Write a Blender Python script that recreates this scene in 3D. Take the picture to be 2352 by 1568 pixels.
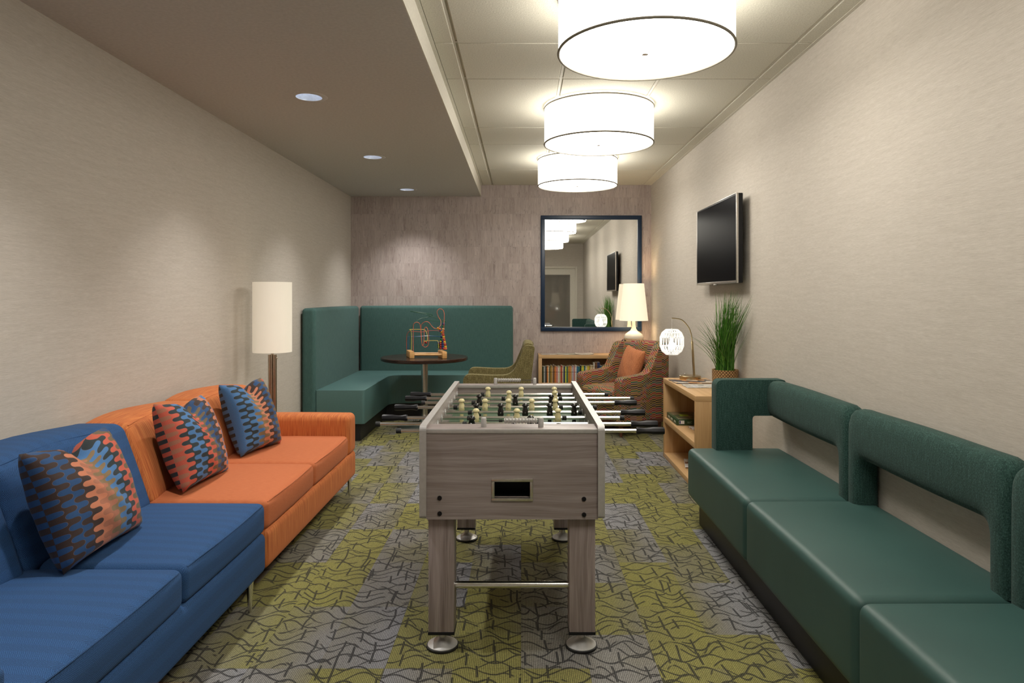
import bpy, bmesh, math, random
from mathutils import Vector, Matrix
PI = math.pi
random.seed(7)
scn = bpy.context.scene
for o in list(bpy.data.objects): bpy.data.objects.remove(o)
C = scn.collection

# ------------------------------------------------------------------ camera
EYE = 1.36
cam_d = bpy.data.cameras.new('camera'); cam = bpy.data.objects.new('camera', cam_d); C.objects.link(cam)
cam.location = (0, 0, EYE); cam.rotation_euler = (PI/2, 0, 0)
cam_d.sensor_width = 36; cam_d.lens = 24.0
cam_d.shift_x = -21/2352; cam_d.shift_y = -102/2352
cam_d.clip_start = 0.05
scn.camera = cam
# ------------------------------------------------------------------ world, exposure
w = bpy.data.worlds.new('world'); scn.world = w; w.use_nodes = True
w.node_tree.nodes['Background'].inputs[0].default_value = (1, .95, .88, 1)
w.node_tree.nodes['Background'].inputs[1].default_value = 0.05
scn.view_settings.view_transform = 'Standard'; scn.view_settings.look = 'None'
scn.view_settings.gamma = 1.0; scn.view_settings.use_curve_mapping = False
scn.view_settings.exposure = 0.76
DRUM_L = 6.0       # radiance of the drum shades
DRUM_COL = (1.0, .95, .86)
SPOT_W = 52.0      # each downlight
SPOT_COL = (1.0, .97, .94)
FOCAL = 1568.0
def PX(px, y): return (px-1197)*y/FOCAL
def PZ(py, y): return EYE-(py-682)*y/FOCAL

# room
XL, XR, YB, YR = -2.07, 1.58, 8.30, -0.85
ZC, ZS, XS = 2.72, 2.583, -0.487

# ------------------------------------------------------------------ mesh helpers
def link(o): C.objects.link(o); return o
def box(bm, x0, x1, y0, y1, z0, z1, bev=0, seg=2):
    vs = [bm.verts.new((x, y, z)) for x in (x0, x1) for y in (y0, y1) for z in (z0, z1)]
    f = [(0,1,3,2),(4,6,7,5),(0,4,5,1),(2,3,7,6),(0,2,6,4),(1,5,7,3)]
    fs = [bm.faces.new([vs[i] for i in q]) for q in f]
    if bev:
        es = list({e for q in fs for e in q.edges})
        bmesh.ops.bevel(bm, geom=es, offset=bev, segments=seg, profile=.5, affect='EDGES', clamp_overlap=True)
def rbox(bm, x0, x1, y0, y1, z0, z1, r=.03, n=6, seg=3, bulge=(0,0,0), fn=None):
    """soft upholstered block: rounded box with crowned faces"""
    c = Vector(((x0+x1)/2, (y0+y1)/2, (z0+z1)/2)); h = Vector(((x1-x0)/2, (y1-y0)/2, (z1-z0)/2))
    r = min(r, h.x*.98, h.y*.98, h.z*.98)
    def coords(hh):
        a = [-hh + r*(1-math.cos(PI/2*i/seg)) if False else -hh + r*i/seg for i in range(seg)]
        m = [-(hh-r) + 2*(hh-r)*i/n for i in range(n+1)]
        return a + m + [-v for v in reversed(a)]
    ax = [coords(h.x), coords(h.y), coords(h.z)]
    vd = {}
    def V(i, j, k):
        key = (i, j, k)
        if key in vd: return vd[key]
        p = Vector((ax[0][i], ax[1][j], ax[2][k]))
        q = Vector([max(-(h[t]-r), min(h[t]-r, p[t])) for t in range(3)])
        d = p-q
        if d.length > 1e-9:
            m = max(abs(d.x), abs(d.y), abs(d.z)); d = d.normalized()*m
        s = q+d
        u = [max(-1, min(1, s[t]/h[t])) for t in range(3)]
        s.x += u[0]*bulge[0]*(1-u[1]**2)*(1-u[2]**2)
        s.y += u[1]*bulge[1]*(1-u[0]**2)*(1-u[2]**2)
        s.z += u[2]*bulge[2]*(1-u[0]**2)*(1-u[1]**2)
        s = s+c
        if fn: s = Vector(fn(s))
        vd[key] = bm.verts.new(s); return vd[key]
    L = [len(a)-1 for a in ax]
    def quad(a, b, c_, d):
        try: bm.faces.new((a, b, c_, d))
        except ValueError: pass
    for i in range(L[0]):
        for j in range(L[1]):
            quad(V(i,j,0), V(i,j+1,0), V(i+1,j+1,0), V(i+1,j,0))
            k = L[2]; quad(V(i,j,k), V(i+1,j,k), V(i+1,j+1,k), V(i,j+1,k))
    for i in range(L[0]):
        for k in range(L[2]):
            quad(V(i,0,k), V(i+1,0,k), V(i+1,0,k+1), V(i,0,k+1))
            j = L[1]; quad(V(i,j,k), V(i,j,k+1), V(i+1,j,k+1), V(i+1,j,k))
    for j in range(L[1]):
        for k in range(L[2]):
            quad(V(0,j,k), V(0,j,k+1), V(0,j+1,k+1), V(0,j+1,k))
            i = L[0]; quad(V(i,j,k), V(i,j+1,k), V(i,j+1,k+1), V(i,j,k+1))
def lathe(bm, prof, cx=0, cy=0, cz=0, n=32, axis='z', sy=1.0, closed=True):
    rings = []
    for r, z in prof:
        ring = []
        if r < 1e-6:
            ring = None; p = (0, 0, z)
        pts = []
        for i in range(n):
            a = 2*PI*i/n; x, y = r*math.cos(a), r*math.sin(a)*sy
            if axis == 'z': q = (cx+x, cy+y, cz+z)
            elif axis == 'x': q = (cx+z, cy+x, cz+y)
            else: q = (cx+x, cy+z, cz+y)
            pts.append(q)
        if ring is None:
            rings.append([bm.verts.new(pts[0])])
        else: rings.append([bm.verts.new(q) for q in pts])
    for a, b in zip(rings, rings[1:]):
        if len(a) == 1 and len(b) == 1: continue
        for i in range(n):
            j = (i+1) % n
            if len(a) == 1: bm.faces.new((a[0], b[i], b[j]))
            elif len(b) == 1: bm.faces.new((a[i], b[0], a[j]))
            else: bm.faces.new((a[i], b[i], b[j], a[j]))
    if closed:
        for R in (rings[0], rings[-1]):
            if len(R) > 2:
                try: bm.faces.new(R)
                except ValueError: pass
def tube(bm, pts, r, n=8, caps=True):
    pts = [Vector(p) for p in pts]; rings = []
    t0 = (pts[1]-pts[0]).normalized()
    up = Vector((0,0,1)) if abs(t0.z) < .9 else Vector((1,0,0))
    a = t0.cross(up).normalized()
    for i, p in enumerate(pts):
        t = (pts[min(i+1, len(pts)-1)]-pts[max(i-1, 0)]).normalized()
        a = (a - t*a.dot(t)).normalized(); b = t.cross(a)
        rr = r[i] if isinstance(r, (list, tuple)) else r
        rings.append([bm.verts.new(p + (a*math.cos(2*PI*k/n)+b*math.sin(2*PI*k/n))*rr) for k in range(n)])
    for A, B in zip(rings, rings[1:]):
        for k in range(n):
            m = (k+1) % n; bm.faces.new((A[k], A[m], B[m], B[k]))
    if caps: bm.faces.new(rings[0]); bm.faces.new(rings[-1])
def smooth_path(pts, sub=6):
    P = [Vector(p) for p in pts]; out = []
    for i in range(len(P)-1):
        p0, p1, p2, p3 = P[max(i-1,0)], P[i], P[i+1], P[min(i+2, len(P)-1)]
        for s in range(sub):
            t = s/sub
            out.append(.5*((2*p1)+(-p0+p2)*t+(2*p0-5*p1+4*p2-p3)*t*t+(-p0+3*p1-3*p2+p3)*t**3))
    out.append(P[-1]); return out
def prism(bm, poly, axis, a0, a1, bev=0, seg=3):
    """extrude a 2-D outline; axis 'x': poly is (y,z); axis 'y': poly is (x,z); axis 'z': (x,y)"""
    def P(a, q):
        return (a, q[0], q[1]) if axis == 'x' else (q[0], a, q[1]) if axis == 'y' else (q[0], q[1], a)
    A = [bm.verts.new(P(a0, q)) for q in poly]; B = [bm.verts.new(P(a1, q)) for q in poly]
    fs = [bm.faces.new(A), bm.faces.new(list(reversed(B)))]
    n = len(poly)
    for i in range(n):
        fs.append(bm.faces.new((A[i], B[i], B[(i+1)%n], A[(i+1)%n])))
    bmesh.ops.recalc_face_normals(bm, faces=fs)
    if bev:
        es = list({e for q in fs for e in q.edges})
        bmesh.ops.bevel(bm, geom=es, offset=bev, segments=seg, profile=.5, affect='EDGES', clamp_overlap=True)
def round_poly(pts, r, seg=5):
    out = []; n = len(pts)
    for i in range(n):
        p0, p, p1 = Vector(pts[i-1]), Vector(pts[i]), Vector(pts[(i+1)%n])
        rr = r[i] if isinstance(r, (list, tuple)) else r
        a = (p0-p); b = (p1-p); d = min(rr, a.length*.49, b.length*.49)
        A = p+a.normalized()*d; B = p+b.normalized()*d
        if rr <= 0: out.append(tuple(p)); continue
        for s in range(seg+1):
            t = s/seg; q = A*(1-t)**2+p*2*t*(1-t)+B*t*t; out.append(tuple(q))
    return out
def obj(name, bm, m, parent=None, angle=40, uv=True, loc=None):
    bmesh.ops.recalc_face_normals(bm, faces=bm.faces)
    if uv:
        L = bm.loops.layers.uv.new('UVMap')
        for f in bm.faces:
            n = f.normal; ax = max(range(3), key=lambda t: abs(n[t]))
            for l in f.loops:
                p = l.vert.co
                l[L].uv = (p.y, p.z) if ax == 0 else (p.x, p.z) if ax == 1 else (p.x, p.y)
    me = bpy.data.meshes.new(name); bm.to_mesh(me); bm.free()
    for p in me.polygons: p.use_smooth = True
    me.set_sharp_from_angle(angle=math.radians(angle))
    for mm in (m if isinstance(m, (list, tuple)) else [m]): me.materials.append(mm)
    o = bpy.data.objects.new(name, me); link(o)
    if parent: o.parent = parent
    if loc: o.location = loc
    return o
def tag(o, label, cat, group=None):
    o['label'] = label; o['category'] = cat
    if group: o['group'] = group
    return o
def thing(name, label, cat, loc=(0,0,0), rz=0, group=None):
    o = bpy.data.objects.new(name, None); link(o); o.empty_display_size = .05
    o.location = loc; o.rotation_euler = (0, 0, rz)
    return tag(o, label, cat, group)
def struct(name, bm, m, parent=None, **k):
    o = obj(name, bm, m, parent, **k)
    if not parent: o['kind'] = 'structure'
    return o
def B(): return bmesh.new()
def mkbox(name, m, parent, x0, x1, y0, y1, z0, z1, bev=0, seg=2, **k):
    b = B(); box(b, x0, x1, y0, y1, z0, z1, bev, seg); return obj(name, b, m, parent, **k)
def dup(root, loc=None, rz=None, label=None):
    def rec(o, par):
        c = o.copy(); link(c); c.parent = par
        for ch in [q for q in kids.get(o.name, [])]: rec(ch, c)
        return c
    kids = {}
    for q in list(bpy.data.objects):
        if q.parent: kids.setdefault(q.parent.name, []).append(q)
    r = rec(root, None)
    if loc is not None: r.location = loc
    if rz is not None: r.rotation_euler = (0, 0, rz)
    if label: r['label'] = label
    return r

# ------------------------------------------------------------------ materials
class Mat:
    def __init__(s, name):
        s.m = bpy.data.materials.new(name); s.m.use_nodes = True; s.t = s.m.node_tree
        s.bsdf = s.t.nodes['Principled BSDF']; s._uv = None
    def node(s, typ, ins=None, **props):
        n = s.t.nodes.new(typ)
        for k, v in props.items(): setattr(n, k, v)
        for k, v in (ins or {}).items(): s.put(n.inputs[k], v)
        return n
    def put(s, sock, v):
        if isinstance(v, bpy.types.NodeSocket): s.t.links.new(v, sock)
        else:
            if sock.type == 'RGBA' and len(v) == 3: v = (*v, 1)
            sock.default_value = v
    def ma(s, op, a, b=0.0, c=None):
        i = {0: a, 1: b}
        if c is not None: i[2] = c
        return s.node('ShaderNodeMath', i, operation=op).outputs[0]
    def uv(s):
        if s._uv is None:
            t = s.node('ShaderNodeUVMap'); x = s.node('ShaderNodeSeparateXYZ', {0: t.outputs[0]})
            s._uv = (x.outputs[0], x.outputs[1])
        return s._uv
    def vec(s, x, y, z=0.0): return s.node('ShaderNodeCombineXYZ', {0: x, 1: y, 2: z}).outputs[0]
    def noise(s, v, scale=1.0, detail=3, rough=.55, dist=0.0, out=0):
        return s.node('ShaderNodeTexNoise', {'Vector': v, 'Scale': scale, 'Detail': detail, 'Roughness': rough, 'Distortion': dist}).outputs[out]
    def vor(s, v, scale=1.0, feature='F1', out='Distance', rnd=1.0):
        return s.node('ShaderNodeTexVoronoi', {'Vector': v, 'Scale': scale, 'Randomness': rnd}, feature=feature).outputs[out]
    def white(s, v): return s.node('ShaderNodeTexWhiteNoise', {'Vector': v}).outputs[0]
    def ramp(s, f, stops, interp='LINEAR'):
        n = s.node('ShaderNodeValToRGB', {0: f}); r = n.color_ramp; r.interpolation = interp
        while len(r.elements) < len(stops): r.elements.new(.5)
        for e, (p, c) in zip(r.elements, stops): e.position = p; e.color = (*c, 1)
        return n.outputs[0]
    def mix(s, f, a, b, blend='MIX'):
        n = s.node('ShaderNodeMix', data_type='RGBA', blend_type=blend)
        s.put(n.inputs[0], f); s.put(n.inputs[6], a); s.put(n.inputs[7], b); return n.outputs[2]
    def mr(s, v, a, b, c=0.0, d=1.0):
        return s.node('ShaderNodeMapRange', {0: v, 1: a, 2: b, 3: c, 4: d}).outputs[0]
    def bump(s, h, strength=.3, dist=.002):
        n = s.node('ShaderNodeBump', {'Height': h, 'Strength': strength, 'Distance': dist}); s.put(s.bsdf.inputs['Normal'], n.outputs[0])
    def set(s, col=None, rough=None, metal=None, **k):
        b = s.bsdf.inputs
        if col is not None: s.put(b['Base Color'], col)
        if rough is not None: s.put(b['Roughness'], rough)
        if metal is not None: s.put(b['Metallic'], metal)
        for kk, v in k.items(): s.put(b[kk.replace('_', ' ')], v)
        return s.m
def srgb(r, g, b):
    f = lambda c: ((c/255+.055)/1.055)**2.4 if c/255 > .04045 else c/255/12.92
    return (f(r), f(g), f(b))
def plain(name, col, rough=.5, metal=0.0, nscale=60, namt=.06, **k):
    m = Mat(name); u, v = m.uv()
    n = m.noise(m.vec(u, v), nscale, 2)
    f = m.mr(n, .3, .7, 1-namt, 1+namt)
    c = m.mix(1.0, (*col, 1), m.vec(f, f, f), 'MULTIPLY')
    return m.set(c, rough, metal, **k)
def emit(name, col, strength, base=(.8,.8,.8)):
    m = Mat(name); u, v = m.uv()
    n = m.noise(m.vec(m.ma('MULTIPLY', u, 300.0), m.ma('MULTIPLY', v, 12.0)), 1, 2)
    f = m.mr(n, .2, .8, .97, 1.03)
    c = m.mix(1.0, (*col, 1), m.vec(f, f, f), 'MULTIPLY')
    return m.set(base, .8, 0, Emission_Color=c, Emission_Strength=strength)

def m_wallpaper():
    m = Mat('linen_wallpaper'); u, v = m.uv()
    n1 = m.noise(m.vec(m.ma('MULTIPLY', u, 22.0), m.ma('MULTIPLY', v, 400.0)), 1, 4, .7)
    n2 = m.noise(m.vec(m.ma('MULTIPLY', u, 5.0), m.ma('MULTIPLY', v, 60.0)), 1, 3, .6)
    n3 = m.noise(m.vec(m.ma('MULTIPLY', u, 260.0), m.ma('MULTIPLY', v, 260.0)), 1, 2)
    s = m.ma('ADD', m.ma('MULTIPLY', n1, .6), m.ma('ADD', m.ma('MULTIPLY', n2, .25), m.ma('MULTIPLY', n3, .15)))
    c = m.ramp(s, [(.34, (.44,.40,.342)), (.5, (.535,.49,.43)), (.66, (.63,.585,.525))])
    m.bump(s, .25, .002)
    return m.set(c, .75)
def m_backwall():
    m = Mat('bark_veneer_wallpaper'); u, v = m.uv()
    ROW = .2
    vr = m.ma('DIVIDE', m.ma('ADD', v, .03), ROW); row = m.ma('FLOOR', vr); fr = m.ma('FRACT', vr)
    par = m.ma('MODULO', row, 2.0)
    off = m.ma('MULTIPLY', par, 3.7)
    uo = m.ma('ADD', u, off)
    col = m.ma('FLOOR', m.ma('DIVIDE', uo, .078)); fc = m.ma('FRACT', m.ma('DIVIDE', uo, .078))
    nd = m.noise(m.vec(m.ma('MULTIPLY', uo, 16.0), m.ma('MULTIPLY', v, 3.0)), 1, 3, .6)
    uu = m.ma('ADD', uo, m.ma('MULTIPLY', nd, .06))
    n1 = m.noise(m.vec(m.ma('MULTIPLY', uu, 70.0), m.ma('MULTIPLY', v, 5.0), row), 1, 4, .65, .4)
    n2 = m.noise(m.vec(m.ma('MULTIPLY', uu, 260.0), m.ma('MULTIPLY', v, 14.0)), 1, 2)
    wn = m.white(m.vec(col, row))
    s = m.ma('ADD', m.ma('MULTIPLY', n1, .62), m.ma('ADD', m.ma('MULTIPLY', n2, .25), m.ma('MULTIPLY', wn, .13)))
    c = m.ramp(s, [(.28, (.30,.235,.215)), (.45, (.415,.345,.32)), (.57, (.465,.395,.37)), (.76, (.61,.53,.495))])
    crack = m.ma('ABSOLUTE', m.ma('SUBTRACT', m.noise(m.vec(m.ma('MULTIPLY', uu, 19.0), m.ma('MULTIPLY', v, 2.5), row), 1, 2), .5))
    ck = m.mr(crack, 0.0, .012, .72, 1.0)
    e1 = m.mr(fr, 0.0, .02, .86, 1.0); e2 = m.mr(fc, 0.0, .05, .93, 1.0)
    f = m.ma('MULTIPLY', ck, m.ma('MULTIPLY', e1, e2))
    c = m.mix(1.0, c, m.vec(f, f, f), 'MULTIPLY')
    m.bump(s, .2, .002)
    return m.set(c, .5)
def m_carpet():
    m = Mat('patterned_carpet'); u, v = m.uv()
    cx = m.ma('FLOOR', m.ma('DIVIDE', u, .25)); fx = m.ma('FRACT', m.ma('DIVIDE', u, .25))
    offs = m.ma('MULTIPLY', m.white(m.vec(cx, 3.3)), 1.0)
    vy = m.ma('DIVIDE', m.ma('ADD', v, m.ma('MULTIPLY', m.ma('FLOOR', m.ma('MULTIPLY', offs, 4.0)), .25)), .5)
    cy = m.ma('FLOOR', vy)
    r1 = m.white(m.vec(cx, cy, 1.0)); r2 = m.white(m.vec(cx, cy, 2.0))
    val = m.ma('ADD', r1, m.ma('MULTIPLY', m.ma('SUBTRACT', fx, .5), m.ma('MULTIPLY', m.ma('SUBTRACT', r2, .4), 1.1)))
    val = m.ma('ADD', val, m.ma('MULTIPLY', m.ma('SUBTRACT', m.noise(m.vec(u, v), 2.5, 2), .5), .5))
    c = m.ramp(val, [(.0, (.265,.25,.068)), (.38, (.245,.23,.078)), (.58, (.225,.21,.125)), (.76, (.235,.225,.20)), (1.0, (.26,.26,.272))])
    tx = m.ma('FLOOR', m.ma('DIVIDE', u, .5)); ty = m.ma('FLOOR', m.ma('DIVIDE', v, .5))
    wu = m.ma('ADD', u, m.ma('MULTIPLY', m.ma('SUBTRACT', m.noise(m.vec(u, v), 4.0, 1), .5), .05))
    wu = m.ma('MULTIPLY', wu, 1.22)
    wv = m.ma('ADD', v, m.ma('MULTIPLY', m.ma('SUBTRACT', m.noise(m.vec(v, u, 4.0), 4.0, 1), .5), .10))
    wv = m.ma('MULTIPLY', wv, 1.22)
    def arcs(h, off, L_, A, wd, seed):
        q = m.ma('DIVIDE', m.ma('ADD', wv, off), h); r = m.ma('FLOOR', q)
        ph = m.ma('MULTIPLY', m.white(m.vec(r, tx, seed)), 6.283)
        y = m.ma('SUBTRACT', m.ma('MULTIPLY', m.ma('SUBTRACT', m.ma('FRACT', q), .5), h), m.ma('MULTIPLY', m.ma('SINE', m.ma('ADD', m.ma('MULTIPLY', wu, 2*PI/L_), ph)), A))
        return m.mr(m.ma('ABSOLUTE', y), wd*.55, wd, 1.0, 0.0)
    def uprights(h, off, W_, wd, seed, keep):
        q = m.ma('DIVIDE', m.ma('ADD', wv, off), h); r = m.ma('FLOOR', q)
        z = m.ma('ADD', m.ma('DIVIDE', wu, W_), m.ma('MULTIPLY', m.white(m.vec(r, tx, seed)), 7.0)); k = m.ma('FLOOR', z)
        x_ = m.ma('MULTIPLY', m.ma('SUBTRACT', m.ma('FRACT', z), .5), W_)
        x_ = m.ma('ADD', x_, m.ma('MULTIPLY', m.ma('SUBTRACT', m.ma('FRACT', q), .5), .006))
        on = m.ma('LESS_THAN', m.white(m.vec(r, k, seed+1.0)), keep)
        return m.ma('MULTIPLY', on, m.mr(m.ma('ABSOLUTE', x_), wd*.55, wd, 1.0, 0.0))
    a1 = arcs(.11, .0, .24,   .036, .0080, 1.0); a2 = arcs(.11, .055, .23, .036, .0080, 5.0); a3 = arcs(.21, .03, .19, .05, .0085, 9.0)
    u1 = uprights(.11, .0, .145, .0068, 2.0, .7); u2 = uprights(.15, .05, .21, .0068, 7.0, .45)
    b1 = m.mr(m.noise(m.vec(u, v), 9.0, 1), .33, .37); b2 = m.mr(m.noise(m.vec(v, u), 8.0, 1), .42, .46); b3 = m.mr(m.noise(m.vec(v, u, 3.0), 7.0, 1), .54, .58)
    ln = m.ma('MAXIMUM', m.ma('MAXIMUM', m.ma('MULTIPLY', a1, b1), m.ma('MULTIPLY', a2, b2)), m.ma('MAXIMUM', m.ma('MAXIMUM', u1, u2), m.ma('MULTIPLY', a3, b3)))
    # tufted rows
    row = m.ma('SINE', m.ma('MULTIPLY', u, 2*PI/.0068))
    jit = m.noise(m.vec(m.ma('MULTIPLY', u, 150.0), m.ma('MULTIPLY', v, 130.0)), 1, 2)
    rowd = m.mr(row, -1.0, 0.0, .35, 1.08)
    lnj = m.ma('MULTIPLY', ln, m.mr(row, -.6, .9, 1.0, .75))
    c = m.mix(m.ma('MULTIPLY', lnj, .95), c, (.014,.014,.015))
    f = m.ma('MULTIPLY', rowd, m.mr(jit, .3, .7, .72, 1.22))
    seam = m.mr(m.ma('MINIMUM', m.ma('FRACT', m.ma('DIVIDE', u, .5)), m.ma('FRACT', m.ma('DIVIDE', v, .5))), 0.0, .006, .6, 1.0)
    f = m.ma('MULTIPLY', f, seam)
    c = m.mix(1.0, c, m.vec(f, f, f), 'MULTIPLY')
    m.bump(m.ma('ADD', row, jit), .35, .002)
    return m.set(c, .95)
def m_tile():
    m = Mat('acoustic_tile'); u, v = m.uv()
    n = m.noise(m.vec(u, v), 130.0, 3, .6)
    c = m.ramp(n, [(.3, (.56,.535,.45)), (.7, (.70,.675,.58))])
    m.bump(n, .35, .004)
    return m.set(c, .9)
def m_wood(name, cols, axis=0, sc=1.0, rough=.45, fine=180.0, spec=.5):
    m = Mat(name); u, v = m.uv()
    a, b = (u, v) if axis == 0 else (v, u)
    nd = m.noise(m.vec(m.ma('MULTIPLY', a, 1.6*sc), m.ma('MULTIPLY', b, 5.0*sc)), 1, 2)
    bb = m.ma('ADD', b, m.ma('MULTIPLY', nd, .05/sc))
    n1 = m.noise(m.vec(m.ma('MULTIPLY', a, 1.5*sc), m.ma('MULTIPLY', bb, 45.0*sc)), 1, 4, .6)
    n2 = m.noise(m.vec(m.ma('MULTIPLY', a, 6.0*sc), m.ma('MULTIPLY', bb, fine*sc*1.6)), 1, 2)
    s = m.ma('ADD', m.ma('MULTIPLY', n1, .65), m.ma('MULTIPLY', n2, .35))
    c = m.ramp(s, [(.34, cols[0]), (.5, cols[1]), (.66, cols[2])])
    m.bump(s, .08, .001)
    return m.set(c, rough)
def m_tweed(name, cols, sc=420.0, rough=.95, streak=None, bump=.5):
    m = Mat(name); u, v = m.uv()
    n1 = m.noise(m.vec(m.ma('MULTIPLY', u, sc), m.ma('MULTIPLY', v, sc*.6)), 1, 2, .7)
    n2 = m.noise(m.vec(m.ma('MULTIPLY', u, sc*.5), m.ma('MULTIPLY', v, 16.0)), 1, 3)
    s = m.ma('ADD', m.ma('MULTIPLY', n1, .7), m.ma('MULTIPLY', n2, .3))
    c = m.ramp(s, [(.34, cols[0]), (.5, cols[1]), (.66, cols[2])])
    m.bump(s, bump, .002)
    return m.set(c, rough, Sheen_Weight=.03)
def m_orange(name, top):
    m = Mat(name); u, v = m.uv()
    if top: vv = m.vec(m.ma('MULTIPLY', u, 30.0), m.ma('MULTIPLY', v, 600.0))
    else: vv = m.vec(m.ma('MULTIPLY', u, 320.0), m.ma('MULTIPLY', v, 6.0))
    n1 = m.noise(vv, 1, 3, .6)
    n2 = m.noise(m.vec(m.ma('MULTIPLY', u, 500.0), m.ma('MULTIPLY', v, 500.0)), 1, 1)
    s = m.ma('ADD', m.ma('MULTIPLY', n1, .8), m.ma('MULTIPLY', n2, .2))
    if top: c = m.ramp(s, [(.3, (.42,.105,.032)), (.5, (.50,.135,.043)), (.7, (.57,.18,.062))])
    else: c = m.ramp(s, [(.34, (.36,.075,.018)), (.5, (.53,.145,.035)), (.66, (.70,.27,.07))])
    m.bump(s, .3, .001)
    return m.set(c, .85, Sheen_Weight=.03)
def m_blue():
    m = Mat('blue_herringbone'); u, v = m.uv()
    band = m.ma('DIVIDE', v, .032)
    tri = m.ma('PINGPONG', band, 1.0)
    ph = m.ma('ADD', m.ma('MULTIPLY', u, 2*PI/.0052), m.ma('MULTIPLY', tri, 2*PI/.0052*.030))
    st = m.ma('SINE', ph)
    n = m.noise(m.vec(m.ma('MULTIPLY', u, 420.0), m.ma('MULTIPLY', v, 420.0)), 1, 2)
    par = m.ma('MODULO', m.ma('FLOOR', band), 2.0)
    s = m.ma('ADD', m.ma('MULTIPLY', m.ma('MULTIPLY', st, .19), m.ma('ADD', m.ma('MULTIPLY', par, .6), .4)), m.ma('ADD', m.ma('MULTIPLY', n, .55), m.ma('MULTIPLY', par, -.05)))
    c = m.ramp(s, [(.02, (.004,.022,.070)), (.26, (.013,.060,.170)), (.5, (.046,.140,.33))])
    m.bump(s, .4, .001)
    return m.set(c, .92)
def m_pillow(name, off, pal):
    """interlocking rounded fingers in vertical colour columns"""
    m = Mat(name); u, v = m.uv()
    w_ = .044; p = .040
    s = m.ma('SINE', m.ma('MULTIPLY', v, 2*PI/p))
    s = m.ma('MULTIPLY', s, 1.0)
    # rounded square wave: sign(s)*sqrt-like profile
    g = m.ma('MULTIPLY', m.ma('SIGN', s), m.ma('POWER', m.ma('ABSOLUTE', s), .30))
    q = m.ma('ADD', m.ma('DIVIDE', m.ma('ADD', u, off), w_), m.ma('MULTIPLY', g, .52))
    idx = m.ma('FLOOR', q); fr = m.ma('FRACT', q)
    n = len(pal)
    k = m.ma('DIVIDE', m.ma('ADD', m.ma('FLOORED_MODULO', idx, float(n)), .5), float(n))
    c = m.ramp(k, [(i/n, col) for i, col in enumerate(pal)], 'CONSTANT')
    edge = m.ma('MINIMUM', fr, m.ma('SUBTRACT', 1.0, fr))
    le = m.mr(edge, .0, .035, 1.0, 0.0)
    nn = m.noise(m.vec(m.ma('MULTIPLY', u, 700.0), m.ma('MULTIPLY', v, 700.0)), 1, 2)
    f = m.mr(nn, .3, .7, .82, 1.2)
    c = m.mix(1.0, c, m.vec(f, f, f), 'MULTIPLY')
    c = m.mix(m.ma('MULTIPLY', le, .35), c, (.30,.17,.10))
    m.bump(nn, .3, .001)
    return m.set(c, .75, Sheen_Weight=.08)
def m_armchair():
    m = Mat('striped_block_fabric'); u, v = m.uv()
    rh = .0108
    rv = m.ma('DIVIDE', v, rh); r = m.ma('FLOOR', rv)
    # columns of varying width: warp u with steps
    bu = m.ma('ADD', u, m.ma('MULTIPLY', m.ma('SINE', m.ma('MULTIPLY', u, 2*PI/.31)), .040))
    cu = m.ma('DIVIDE', bu, .030); ci = m.ma('FLOOR', cu)
    par = m.ma('FLOORED_MODULO', m.ma('ADD', r, ci), 2.0)
    hue = m.white(m.vec(m.ma('FLOOR', m.ma('DIVIDE', r, 2.0)), m.ma('FLOOR', m.ma('DIVIDE', ci, 3.0))))
    cc = m.ramp(hue, [(0, (.30,.02,.035)), (.28, (.07,.06,.035)), (.5, (.03,.018,.015)), (.66, (.02,.10,.075)), (.80, (.25,.12,.10))], 'CONSTANT')
    g = m.ramp(m.white(m.vec(m.ma('FLOOR', m.ma('DIVIDE', r, 2.0)), ci)), [(0, (.40,.25,.075)), (.6, (.32,.20,.15))], 'CONSTANT')
    c = m.mix(par, g, cc)
    nn = m.noise(m.vec(m.ma('MULTIPLY', u, 600.0), m.ma('MULTIPLY', v, 600.0)), 1, 2)
    f = m.mr(nn, .3, .7, .85, 1.15); c = m.mix(1.0, c, m.vec(f, f, f), 'MULTIPLY')
    m.bump(nn, .3, .001)
    return m.set(c, .9)
def m_vinyl():
    m = Mat('green_vinyl'); u, v = m.uv()
    n = m.noise(m.vec(m.ma('MULTIPLY', u, 900.0), m.ma('MULTIPLY', v, 900.0)), 1, 2)
    n2 = m.noise(m.vec(u, v), 3.0, 2)
    c = m.ramp(n2, [(.3, (.030,.080,.073)), (.7, (.036,.094,.085))])
    m.bump(n, .08, .0006)
    return m.set(c, .5)
def m_basket():
    m = Mat('woven_seagrass'); u, v = m.uv()
    v2 = m.ma('DIVIDE', v, .012); par = m.ma('FLOORED_MODULO', m.ma('FLOOR', v2), 2.0)
    s = m.ma('SINE', m.ma('ADD', m.ma('MULTIPLY', u, 2*PI/.022), m.ma('MULTIPLY', par, PI)))
    n = m.noise(m.vec(m.ma('MULTIPLY', u, 200.0), m.ma('MULTIPLY', v, 200.0)), 1, 2)
    k = m.ma('ADD', m.ma('MULTIPLY', s, .25), m.ma('ADD', n, m.ma('MULTIPLY', m.ma('PINGPONG', v2, .5), .4)))
    c = m.ramp(k, [(.35, (.07,.03,.012)), (.6, (.33,.17,.06)), (.95, (.62,.40,.18))])
    m.bump(k, .8, .006)
    return m.set(c, .85)
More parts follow.
